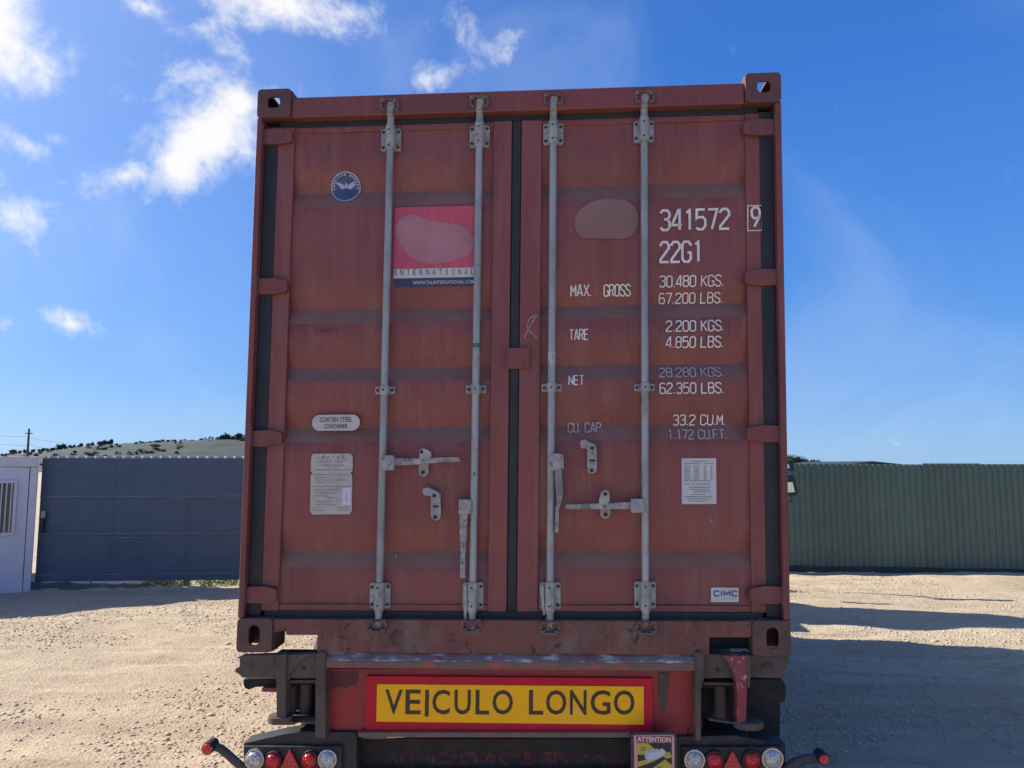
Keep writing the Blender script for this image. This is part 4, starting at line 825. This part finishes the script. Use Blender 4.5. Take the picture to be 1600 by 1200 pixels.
light_board([(1060, 1153), (1150, 1151), (1229, 1165), (1229, 1250), (1060, 1250)], [(1066, 1167), (1224, 1167), (1224, 1250), (1066, 1250)], [(1085, 1187, 13.5, 'c'), (1116, 1188, 12.5, 'r'), (1175, 1187, 12.5, 'r'), (1206.5, 1185, 14, 'c')], [(1144.5, 1172), (1166, 1213), (1123, 1213)], False)
tp('underrun_bar', [(556, 1206), (1060, 1206), (1060, 1250), (556, 1250)], .10, .135, m_chasd, .004)
def marker(pts, r, lens, lr):
    m = MB(); q = [(*(P(a, b, .03)), ) for a, b in pts]; w = [(x, .03 - .03 * i / len(q), z) for i, (x, z) in enumerate(q)]
    arm = part('marker_arm', m.tube(w, [q_ * .8 for q_ in r] if isinstance(r, list) else r * .8, 16), mat('arm_rubber', (.05, .048, .05), (.075, .07, .07), 12, .75), tr)
    x, z = P(*lens, .0); part('marker_lamp', MB().tube([(x, -.032, z), (x, .035, z)], lr * 1.12, 24), m_chasd, arm, .003)
    part('marker_lens', MB().tube([(x, -.040, z), (x, -.030, z)], [lr * .8, lr], 24), m_red_l, arm, .002); part('marker_lens', MB().tube([(x, -.043, z), (x, -.040, z)], lr * .45, 20), m_red_l, arm, .001)
marker([(384, 1203), (370, 1190), (356, 1176), (347, 1167.5), (340, 1164), (333, 1164)], .0225, (328.5, 1166), .024)
marker([(1222, 1212), (1232, 1199), (1243, 1190), (1256, 1184), (1270, 1182), (1280, 1182)], [.030, .029, .027, .025, .023, .023], (1283.5, 1182), .0215)
# black cable hanging to the right board
q = [(1166, 1136), (1167, 1150), (1171, 1160), (1174, 1172), (1173, 1182)]; part('cable', MB().tube([(P(a, b, -.01)[0], -.01, P(a, b, -.01)[1]) for a, b in q], .003, 8), m_chasd, tr)
# placard with pictogram
yP = -.035
pl_o = [(985.5, 1150), (989, 1145.5), (1054, 1144.5), (1058, 1149), (1058.5, 1250), (986.5, 1250)]
pc = tp('warning_placard', pl_o, yP, yP + .012, mat('placard_frame', (.075, .068, .062), (.05, .045, .045), 10, .7), .004, label='framed placard headed ATTENTION')
def pl(name, pts, lay, m): part(name, MB().prism(ppoly(pts, yP), yP - .0008 * lay - .0006, yP - .0008 * lay), m, pc, 0, smooth=False)
m_ppink = mat('placard_pink', (.78, .42, .38), (.66, .30, .28), 18, .6); m_pblk = mat('placard_black', (.028, .025, .025), flat=True, rough=.6); m_pyel = mat('placard_yellow', (.52, .46, .055), (.44, .38, .05), 14, .6); m_ptxt = mat('placard_text', (.72, .60, .57), flat=True, rough=.6); m_pgrey = mat('placard_grey', (.46, .45, .50), flat=True, rough=.6); m_plg = mat('placard_light', (.58, .57, .60), flat=True, rough=.6)
pl('placard_field', [(990.5, 1149), (1051, 1148), (1053.5, 1152), (1054, 1250), (992, 1250)], 1, m_ppink)
pl('title_bar', [(993.5, 1150), (1049.5, 1149.5), (1050, 1159.5), (994, 1160)], 2, mat('placard_red', (.36, .05, .06), (.30, .05, .05), 18, .6))
pl('picture', [(996, 1160.6), (1049.5, 1160.2), (1050, 1250), (996.5, 1250)], 2, m_pblk)
pl('yellow_patch', [(996, 1161), (1012, 1160.8), (1024, 1171), (1024, 1179), (996.4, 1178.5)], 3, m_pyel); pl('yellow_patch', [(996.5, 1190), (1020, 1184), (1034, 1182), (1022, 1189), (996.6, 1198)], 3, m_pyel)
pl('yellow_patch', [(1034, 1177), (1046, 1174), (1050, 1183), (1040, 1185)], 3, m_pyel); pl('yellow_patch', [(1016, 1202), (1039, 1186.5), (1052, 1197), (1052, 1222), (1016, 1222)], 3, m_pyel)
pl('pictogram_truck', [(1007, 1175.5), (1012, 1172.5), (1026.5, 1169), (1032.5, 1172.5), (1032.5, 1183.5), (1013, 1189), (1007.5, 1184)], 4, m_pgrey); pl('pictogram_truck', [(1012.5, 1177), (1032, 1172.8), (1032, 1183), (1013.5, 1188)], 5, m_plg)
pl('pictogram_truck', [(1030, 1171), (1034, 1168.5), (1040.5, 1174), (1037, 1180), (1034, 1183)], 4, m_plg)
x0, x1, z0, z1 = rect_px(995.5, 1150.8, 1048, 1158.6, yP); v, f = fit_text("ATTENTION", x0, x1, z0, z1, .03); part('lettering', MB().add([(a, yP - .0034, b) for a, b in v], f), m_ptxt, pc, smooth=False)
for a, b in ((1002, 1167), (1028, 1198)):
    v, f = stroke_ribbon(ppoly([(a, b), (a + 5, b), (a + 5, b + 4.5), (a, b + 4.5), (a, b)], yP), .0022, .02); part('placard_symbol', MB().add([(p, yP - .0036, q) for p, q in v], f), m_pblk, pc, smooth=False)

# ------------------------------------------------------------------ tractor ahead of the container (hidden behind it, casts the far shadow)
tk = thing('tractor_unit', TC((W / 2, 8.3, -1.09)), 'dark cab-over tractor coupled in front of the red container', 'truck')
m_cab = mat('cab_paint', (.05, .09, .11), (.04, .07, .09), 3, .35)
Z = -1.24
cabp = [(7.45, Z + .95), (8.62, Z + .95), (8.62, Z + 1.45), (8.22, Z + 1.75), (8.16, Z + 3.3), (8.0, Z + 3.60), (7.45, Z + 3.70)]
m = MB(); n = len(cabp); m.add([(0.03, y, z) for y, z in cabp] + [(W - .03, y, z) for y, z in cabp], [list(range(n)), list(range(2 * n - 1, n - 1, -1))] + [(i, i + n, (i + 1) % n + n, (i + 1) % n) for i in range(n)])
part('cab', m, m_cab, tk, .05, segs=4)
part('windscreen', MB().add([(.16, 8.235, Z + 1.85), (W - .16, 8.235, Z + 1.85), (W - .2, 8.19, Z + 2.85), (.2, 8.19, Z + 2.85)], [(0, 1, 2, 3)]), mat('dark_glass', (.02, .03, .035), flat=True, rough=.08), tk)
part('side_tank', MB().box(W - .62, W - .04, 6.35, 7.44, Z + .35, Z + 1.38), m_chasd, tk, .05); part('side_tank', MB().box(.04, .62, 6.35, 7.44, Z + .35, Z + 1.2), m_chasd, tk, .05)
part('truck_frame', MB().box(.75, 1.69, 5.3, 8.6, Z + .62, Z + .94), m_chasd, tk, .01)
for y, x0_ in ((5.9, .04), (5.9, W - .40), (8.1, .04), (8.1, W - .40)):
    part('wheel', MB().tube([(x0_, y, Z + .5), (x0_ + .04, y, Z + .5), (x0_ + .32, y, Z + .5), (x0_ + .36, y, Z + .5)], [.36, .5, .5, .36], 36), m_tyre, tk)
for x in (.06, W - .14): part('mirror_stalk', MB().box(x, x + .08, 8.6, 8.68, Z + 2.1, Z + 2.5), m_chasd, tk, .01)

# ------------------------------------------------------------------ truck wing mirrors by the container's right edge, put on an added stand
b0 = far_pt(1216, 760, 12.2); b0.z = 0
mr = thing('wing_mirrors', b0, 'pair of black framed truck wing mirrors on an added stand, peeping past the right edge of the container', 'mirror')
def fp(pts, d): return [(far_pt(a, b, d).x, far_pt(a, b, d).z) for a, b in pts]
m_mf = mat('mirror_frame', (.02, .025, .035), (.03, .035, .045), 10, .5); m_mg = bpy.data.materials.new('mirror_glass'); m_mg.use_nodes = True; m_mg.node_tree.nodes['Principled BSDF'].inputs['Metallic'].default_value = 1; m_mg.node_tree.nodes['Principled BSDF'].inputs['Roughness'].default_value = .04; m_mg.node_tree.nodes['Principled BSDF'].inputs['Base Color'].default_value = (.45, .62, .62, 1)
part('mirror_housing', MB(T0).prism(fp([(1205, 743), (1237, 742.5), (1239, 748), (1242, 762), (1242.5, 770), (1240, 774), (1205, 776)], 12.1), 12.08, 12.2), m_mf, mr, .015)
part('mirror_face', MB(T0).prism(fp([(1208, 753), (1234, 753), (1237, 768), (1209, 770)], 12.1), 12.074, 12.079), m_mg, mr, 0)
part('mirror_housing', MB(T0).prism(fp([(1206, 720), (1233, 719.5), (1237, 724), (1238.5, 735.5), (1206, 736)], 12.1), 12.08, 12.2), m_mf, mr, .012)
part('mirror_face', MB(T0).prism(fp([(1209, 725), (1229, 725), (1230.5, 731.5), (1209, 731.5)], 12.1), 12.074, 12.079), m_mg, mr, 0)
part('stand', MB(T0).tube([(b0.x, 12.22, 0), (b0.x, 12.22, 1.98)], .025, 12), m_mf, mr); part('mirror_bracket', MB(T0).tube([tuple(far_pt(1216, 786, 12.2)), tuple(far_pt(1233, 782, 12.2)), tuple(far_pt(1232, 774, 12.2))], .012, 8), m_mf, mr)

# ------------------------------------------------------------------ left fence: boarded tiers with a corrugated sheet behind
m_lf = mat('slate_fence', (.066, .104, .150), (.052, .084, .126), 3, .55, c3=(.076, .114, .158), c3_stretch=(.4, .4, 9), c3_scale=5, c3_lo=.45, c3_hi=.7)
m_lr = mat('fence_rail', (.17, .21, .25), (.11, .145, .18), 8, .55); m_lc = mat('corrugated_zinc', (.60, .61, .62), (.50, .51, .52), 6, .45, metal=.3)
A = Vector((-7.44, 12.25, 0)); B = Vector((1.6, 12.9, 0)); dirL = (B - A).normalized(); nrL = Vector((dirL.y, -dirL.x, 0))  # towards the camera
lfz = {n_: EYE.z + (H_PX - y_) / F_PX * 12.4 for n_, y_ in dict(top=715.5, r1=774.5, r2=831, r3=837.5, low=892, bot=902).items()}
def TL(p): return A + dirL * p[0] - nrL * p[1] + Vector((0, 0, p[2]))
lf = thing('boarded_fence', A, 'slate grey boarded fence in three tiers with bright sheet ends along its top', 'fence')
LL = (B - A).length; nseg = 8
tiers = (('top', 'r1', .0), ('r1', 'r3', .004), ('r3', 'low', .002))
for ti, (a, b, off_) in enumerate(tiers):
    for k in range(nseg):
        x0_, x1_ = LL * k / nseg + .002, LL * (k + 1) / nseg - .002; zt, zl = lfz[a] - .006, lfz[b] + .006; nb = 11; m = MB(TL)
        vs = []; prof = []
        for j in range(nb):
            z0_ = zt + (zl - zt) * j / nb; z1_ = zt + (zl - zt) * (j + 1) / nb; prof += [(off_, z0_), (off_, z1_ + .004), (off_ + .0012, z1_ + .002)]
        prof.append((off_, zl))
        for y_, z_ in prof: vs += [(x0_, y_, z_), (x1_, y_, z_)]
        m.add(vs, [(2 * i, 2 * i + 2, 2 * i + 3, 2 * i + 1) for i in range(len(prof) - 1)]); m.box(x0_, x1_, off_ + .012, off_ + .02, zl, zt)
        part('fence_panel', m, m_lf, lf, smooth=False)
for z_, h_, y_ in ((lfz['r1'], .018, -.014), (lfz['r2'], .016, -.012), (lfz['r3'] + .004, .014, -.016), (lfz['low'], .018, -.014)):
    part('fence_rail', MB(TL).box(0, LL, y_, .004 + y_ + .006, z_ - h_ / 2, z_ + h_ / 2), m_lr, lf, .003)
part('bottom_beam', MB(TL).box(0, LL, -.01, .05, lfz['bot'], lfz['low'] - .012), m_lf, lf, .004)
for k in range(5): part('fence_post', MB(TL).box(LL * k / 4 - .04 + (.04 if k == 0 else 0), LL * k / 4 + .04, .072, .15, -.1, lfz['top'] - .05), m_lr, lf, .004)
per = .1445; nw = int(LL / per); ws = 7; k = 0
while k < nw:
    n_ = min(ws, nw - k); vs = []; ys = []
    for i in range(n_):
        x_ = (k + i) * per; ys += [(x_, .066), (x_ + per * .28, .066), (x_ + per * .52, .030), (x_ + per * .78, .030), (x_ + per * .98, .066)]
    for x_, y_ in ys: vs += [(x_, y_, .12), (x_, y_, lfz['top'] + .030), (x_, y_ + .004, .12), (x_, y_ + .004, lfz['top'] + .030)]
    fs = []
    for i in range(len(ys) - 1): a = 4 * i; fs += [(a, a + 1, a + 5, a + 4), (a + 2, a + 6, a + 7, a + 3), (a + 1, a + 3, a + 7, a + 5)]
    part('corrugated_sheet', MB(TL).add(vs, fs), m_lc, lf, smooth=False); k += n_
for px_ in (123, 187):      # drop bolts below the beam
    g_ = ground_px(px_, 905); x_ = (Vector((g_[0], g_[1], 0)) - A).dot(dirL); part('drop_bolt', MB(TL).tube([(x_, -.02, lfz['bot'] + .04), (x_, -.02, lfz['bot'] - .03)], .014, 10), m_lr, lf)
part('latch', MB(TL).box(.06, .12, -.07, -.02, lfz['r2'] + .25, lfz['r2'] + .36), m_forged, lf, .006); part('latch', MB(TL).tube([(.10, -.04, lfz['r2'] + .26), (.10, -.04, lfz['r2'] + .02)], .014, 10), m_chasd, lf)

# ------------------------------------------------------------------ right fence: green ribbed sheets
m_gf = mat('green_sheet', (.100, .155, .118), (.084, .132, .102), 2.2, .5, objvar=.06, c3=(.13, .165, .13), c3_stretch=(1, 1, .3), c3_scale=6)
A2 = Vector((1.7, 14.75, 0)); B2 = Vector((9.1, 13.75, 0)); d2 = (B2 - A2).normalized(); n2 = Vector((d2.y, -d2.x, 0)); B2 = A2 + d2 * 11.9
def TR(p): return A2 + d2 * p[0] - n2 * p[1] + Vector((0, 0, p[2]))
rf = thing('green_fence', A2, 'tall dark green ribbed metal fence along the far side of the yard', 'fence')
LR = 11.9; per2 = .107; rs = 9; k = 0; tot = int(LR / per2); idx = 0
while k < tot:
    n_ = min(rs, tot - k); ys = []
    for i in range(n_):
        x_ = (k + i) * per2; ys += [(x_, .0), (x_ + per2 * .42, .0), (x_ + per2 * .54, .016), (x_ + per2 * .84, .016), (x_ + per2 * .96, .0)]
    ys.append(((k + n_) * per2 + .006, 0)); dy = .007 * (idx % 2); top_ = 1.955 + .01 * math.sin(idx * 2.3); vs = []
    for x_, y_ in ys: vs += [(x_, y_ + dy, .10), (x_, y_ + dy, top_), (x_, y_ + dy + .003, .10), (x_, y_ + dy + .003, top_)]
    fs = []
    for i in range(len(ys) - 1): a = 4 * i; fs += [(a, a + 1, a + 5, a + 4), (a + 2, a + 6, a + 7, a + 3), (a + 1, a + 3, a + 7, a + 5)]
    part('fence_sheet', MB(TR).add(vs, fs), m_gf, rf, smooth=False); k += n_; idx += 1
part('fence_plinth', MB(TR).box(0, LR, .0, .06, .0, .12), mat('plinth_green', (.045, .062, .058), (.03, .04, .04), 4, .8), rf, .006)
for k in range(6): part('fence_post', MB(TR).box(LR * k / 5 - .04, LR * k / 5 + .04, .045, .12, -.05, 1.9), m_chasd, rf, .004)
for z_ in (.5, 1.6): part('fence_rail', MB(TR).box(0, LR, .03, .044, z_, z_ + .06), m_chasd, rf, .003)

# ------------------------------------------------------------------ site cabin at the left edge
m_hut = mat('cabin_wall', (.58, .62, .68), (.53, .57, .63), 2.5, .6); m_huttrim = mat('cabin_trim', (.62, .63, .68), (.55, .56, .61), 6, .55)
cb = Vector((-7.42, 12.1, 0)); lx = (ground_px(0, 914)[0], 12.3); dH = (Vector((-8.28, 11.58, 0)) - cb).normalized(); nH = Vector((-dH.y, dH.x, 0))
if nH.y > 0: nH = -nH
def TH(p): return cb + dH * p[0] - nH * p[1] + Vector((0, 0, p[2]))     # x leftwards along the face, y back
hut = thing('site_cabin', cb, 'pale grey site cabin with a barred window, cut off by the left edge', 'cabin')
zT = EYE.z + (H_PX - 714) / F_PX * 12.1
part('cabin_wall', MB(TH).box(.10, 3.2, .0, 2.3, .05, zT - .16), m_hut, hut, .006)
part('roof_edge', MB(TH).box(-.012, 3.22, -.02, 2.32, zT - .15, zT + .002), m_huttrim, hut, .012)
part('corner_post', MB(TH).box(-.01, .09, -.015, .10, -.02, zT - .16), m_huttrim, hut, .01); part('corner_post', MB(TH).box(-.006, .08, 2.2, 2.31, -.02, zT - .16), m_huttrim, hut, .01)
part('side_wall', MB(TH).box(.004, .098, .105, 2.19, .05, zT - .16), m_hut, hut, .003)
part('base_rail', MB(TH).box(.095, 3.2, -.02, .02, -.02, .10), m_huttrim, hut, .006)
def hx(px_): return (800 - px_) / F_PX * 11.95 / 1.0128 - 7.42
zw0, zw1 = EYE.z + (H_PX - 832) / F_PX * 11.95, EYE.z + (H_PX - 752) / F_PX * 11.95; w0 = hx(18) + .01; w1 = w0 + .75
win = part('window', MB(TH).box(w0 + .03, w1 - .03, -.004, -.001, zw0 + .03, zw1 - .03), mat('cabin_glass', (.05, .06, .07), flat=True, rough=.12), hut)
fr_ = MB(TH).box(w0 - .02, w1 + .02, -.035, .0, zw0 - .02, zw0 + .02); fr_.box(w0 - .02, w1 + .02, -.035, 0, zw1 - .02, zw1 + .02); fr_.box(w0 - .02, w0 + .02, -.034, 0, zw0 + .021, zw1 - .021); fr_.box(w1 - .02, w1 + .02, -.034, 0, zw0 + .021, zw1 - .021)
part('window_frame', fr_, m_huttrim, win, .004)
for k in range(11): part('window_bar', MB(TH).box(w0 + .045 + k * .063, w0 + .062 + k * .063, -.03, -.012, zw0 + .022, zw1 - .022), m_huttrim, win, .002)

# ------------------------------------------------------------------ beyond the yard
def hill():
    xs = np.linspace(-420, 60, 240); ys = np.linspace(190, 420, 60); X, Y = np.meshgrid(xs, ys)
    pxs = np.interp(800 + X / 300 * F_PX, [-900, 0, 60, 140, 180, 280, 380, 520, 1050], [716, 713, 712, 703, 697, 691, 686, 700, 729])
    crest = EYE.z + (H_PX - pxs) / F_PX * 300
    t = smooth01(190, 300, Y) * (1 - .35 * smooth01(300, 420, Y)); Z = -1 + (crest + 1) * t + fbm(X, Y, .03, 4, 5) * 1.1 * t + fbm(X, Y, .2, 3, 8) * .5 * t
    nx, ny = len(xs), len(ys); i = np.arange((ny - 1) * (nx - 1)); r = i // (nx - 1); c = i % (nx - 1); a = r * nx + c
    m = mat('hillside', (.040, .062, .044), (.028, .044, .036), .06, .9, c3=(.058, .062, .050), c3_scale=.05, c3_lo=.5, c3_hi=.6, c3_stretch=(.5, 1, 4), spots=(.04, .062, .06), spot_scale=.16, spot_amt=.50)
    o = numpy_mesh('hill', np.stack([X, Y, Z], -1).reshape(-1, 3), np.stack([a, a + 1, a + nx + 1, a + nx], -1), m, True); o['kind'] = 'structure'
hill()
def scrub():
    r = np.random.default_rng(12); n = 650; X = r.uniform(-300, -60, n); Y = r.uniform(215, 298, n)
    pxs = np.interp(800 + X / 300 * F_PX, [-900, 0, 60, 140, 180, 280, 380, 520, 1050], [716, 713, 712, 703, 697, 691, 686, 700, 729])
    t = smooth01(190, 300, Y); Z = -1 + (EYE.z + (H_PX - pxs) / F_PX * 300 + 1) * t + fbm(X, Y, .03, 4, 5) * 1.1 * t
    k = fbm(X, Y, .04, 3, 44) > -.05; cs = np.stack([X, Y, Z + .3], -1)[k]; co, fc = leaves(cs, r.uniform(.5, 1.5, len(cs)), 20000, .30, 9, .55)
    o = numpy_mesh('scrub', co, fc, mat('scrub_leaf', (.048, .068, .054), (.036, .052, .045), .5, .8)); o['kind'] = 'stuff'
scrub()
def fld():
    pts = [far_pt(a, b, 296) for a, b in ((276, 692.5), (330, 691), (400, 689.5), (430, 690), (430, 694.5), (380, 695), (320, 695.5), (280, 695))]
    q = [Vector((p.x, p.y + (6 if i < 4 else -4), p.z)) for i, p in enumerate(pts)]
    m = MB(T0).add([tuple(p) for p in q], [tuple(range(8))]); o = part('field', m, mat('meadow', (.30, .40, .17), (.24, .34, .15), .2, .9), None, smooth=False); o['kind'] = 'structure'
fld()
def bush(cx_, cy_, w, h, d, name, label, cat, group, n=260, leaf=None, trunk=True, seed=0, ml=None):
    """cx,cy = photo position of the crown's foot; w,h in photo pixels"""
    s = d / F_PX; b = far_pt(cx_, cy_, d); rnd = random.Random(seed); W_, H_ = w * s, h * s
    root = thing(name, b, label, cat, group); cs, rs_ = [], []
    for i in range(6):
        u = rnd.uniform(-.5, .5); cs.append((b.x + u * W_ * 1.15, b.y + rnd.uniform(-.3, .3) * W_, b.z + H_ * (.35 + .35 * rnd.random() * (1 - abs(u))))); rs_.append(H_ * rnd.uniform(.26, .38))
    rs_ = [r_ * 1.25 for r_ in rs_]; co, fc = leaves(cs, rs_, n, leaf or H_ * .10, seed); co -= np.array(b)
    o = numpy_mesh('crown', co, fc, ml or m_leaf_far); o.parent = root
    co2, fc2 = leaves(cs, [r_ * .62 for r_ in rs_], n, (leaf or H_ * .10) * 1.9, seed + 50); co2 -= np.array(b); o.data  # inner mass
    me = o.data; o2 = numpy_mesh('inner_crown', co2, fc2, ml or m_leaf_far); o2.parent = root
    if trunk: part('trunk', MB(T0).tube([(b.x, b.y, b.z - H_ * .15), (b.x + .02 * W_, b.y, b.z + H_ * .45)], [H_ * .06, H_ * .03], 7), m_bark, root)
    return root
bl = [(27, 711, 13, 9), (47, 710, 12, 8), (62, 708, 18, 7), (82, 706, 16, 8), (99, 704, 15, 11), (118, 702, 18, 8), (136, 700.5, 18, 9), (152, 698, 16, 9), (174, 697, 17, 12), (198, 698, 12, 6), (218, 697, 14, 5), (236, 697, 20, 8), (262, 697, 22, 11), (300, 692, 12, 5)]
lab_b = ['low round bush on the skyline left of the utility pole', 'small bush at the foot of the utility pole', 'flat wide bush just right of the utility pole', 'bush on the rising ridge above the cabin corner', 'pointed bush on the ridge, third right of the pole', 'low spreading bush on the ridge over the fence', 'mid ridge bush left of the tall dome shaped one', 'bush touching the tall dome shaped one on the left', 'tall dome shaped bush, highest on the left part of the ridge', 'tiny bush in the dip right of the dome shaped one', 'thin low bush on the middle of the ridge', 'wide bush left of the twin ridge posts', 'bushy clump just left of the twin ridge posts', 'small bush right of the twin ridge posts']
for i, (a, b, w, h) in enumerate(bl): bush(a, b, w, h, 285, 'ridge_bush', lab_b[i], 'bush', 'bushes along the ridge', seed=20 + i, trunk=False)
bush(356, 690, 20, 13, 286, 'round_tree', 'dark round tree on the ridge beside the container, left one', 'tree', 'trees on the ridge by the container', seed=60); bush(376, 690, 18, 14, 286, 'round_tree', 'dark round tree on the ridge touching the container edge', 'tree', 'trees on the ridge by the container', seed=61)
for i, (a, lb) in enumerate(((275.5, 'left of two short dark posts on the ridge'), (283.5, 'right of two short dark posts on the ridge'))):
    b = far_pt(a, 694, 270); o = part('ridge_post', MB(T0).tube([tuple(b), (b.x, b.y, b.z + 1.55)], .32, 8), mat('post_dark', (.035, .04, .05), flat=True), None); tag(o, lb, 'post', 'posts on the ridge')
# utility pole and its wires
b = far_pt(46, 715, 75); b.z = 0
po = thing('utility_pole', b, 'thin utility pole with wires standing behind the cabin on the left', 'utility pole'); zt = far_pt(46, 670, 75).z
part('pole', MB(T0).tube([tuple(b), (b.x, b.y, zt)], [.14, .09], 10), m_bark, po); part('crossarm', MB(T0).box(b.x - .35, b.x + .35, b.y - .04, b.y + .04, zt - .5, zt - .42), m_bark, po)
m_wire = mat('wire', (.10, .12, .15), flat=True)
for (p0, p1) in (((-60, 677), (46, 683)), ((-60, 688), (46, 697)), ((46, 684), (110, 693)), ((46, 694), (80, 702))):
    a_, c_ = far_pt(*p0, 75), far_pt(*p1, 75); mm = (a_ + c_) / 2 - Vector((0, 0, .08)); part('wire', MB(T0).tube([tuple(a_), tuple(mm), tuple(c_)], .012, 6), m_wire, po)
# right: trees and the low gabled shed behind the green fence
tl_ = [(1236, 731, 14, 22), (1247, 731, 14, 20), (1261, 731, 18, 17), (1272, 731, 10, 15), (1284, 731, 10, 10), (1294, 731, 9, 9)]
lab_t = ['feathery tree top closest to the mirrors', 'second feathery tree top right of the mirrors', 'broad feathery tree top above the green fence', 'narrow tree top right of the broad one', 'small shrubby top left of the shed gable', 'small shrubby top touching the shed gable']
for i, (a, b, w, h) in enumerate(tl_): bush(a, b, w, h, 38, 'feathery_tree', lab_t[i], 'tree', 'tree tops over the green fence', seed=80 + i, n=420, ml=m_leaf, leaf=.035)
def shed():
    d = 27; L_, R_, Pk = far_pt(1296, 728.5, d), far_pt(1436, 728.5, d), far_pt(1361, 720.5, d); b = Vector(((L_.x + R_.x) / 2, d, 0)); s = thing('gabled_shed', b, 'low dark gable roof showing above the green fence', 'shed')
    m_s = mat('shed_dark', (.035, .055, .055), (.03, .045, .045), 3, .6)
    part('gable_wall', MB(T0).prism([(L_.x + .1, 0), (R_.x - .1, 0), (R_.x - .1, R_.z - .03), (Pk.x, Pk.z - .04), (L_.x + .1, L_.z - .03)], d + .1, d + 6), m_s, s)
    for q in (L_, R_):
        sg = 1 if q is R_ else -1; part('roof', MB(T0).prism([(Pk.x, Pk.z), (q.x, q.z), (q.x, q.z - .035), (Pk.x, Pk.z - .038)] , d - (.0 if sg > 0 else .0), d + 6.2), m_s, s)
shed()

# weeds and the low bank under the left fence
def bank():
    xs = np.linspace(-7.7, -1.0, 120); ys = np.linspace(12.1, 13.2, 18); X, Y = np.meshgrid(xs, ys)
    base = .03 * smooth01(-6.5, -6, X) ; Z = ground_z(X, Y, False) + (1 - .8 * smooth01(-6.3, -5.6, X)) * np.exp(-((Y - 12.6) / .22) ** 2) * (.05 + fbm(X, Y, 3, 4, 77) * .09) - .02
    nx, ny = len(xs), len(ys); i = np.arange((ny - 1) * (nx - 1)); r = i // (nx - 1); c = i % (nx - 1); a = r * nx + c
    o = numpy_mesh('soil_bank', np.stack([X, Y, Z], -1).reshape(-1, 3), np.stack([a, a + 1, a + nx + 1, a + nx], -1), mat('dark_soil', (.12, .10, .085), (.08, .07, .06), 6, .95), True); o['kind'] = 'structure'
bank()
r = np.random.default_rng(3); n = 2600
cx_ = r.uniform(-5.9, -4.5, 60); cs = np.stack([cx_, r.uniform(12.5, 13.3, 60), np.full(60, .05)], -1); co, fc = leaves(cs, np.full(60, .10), n, .022, 5, .7)
o = numpy_mesh('weeds', co, fc, m_weed); o['kind'] = 'stuff'
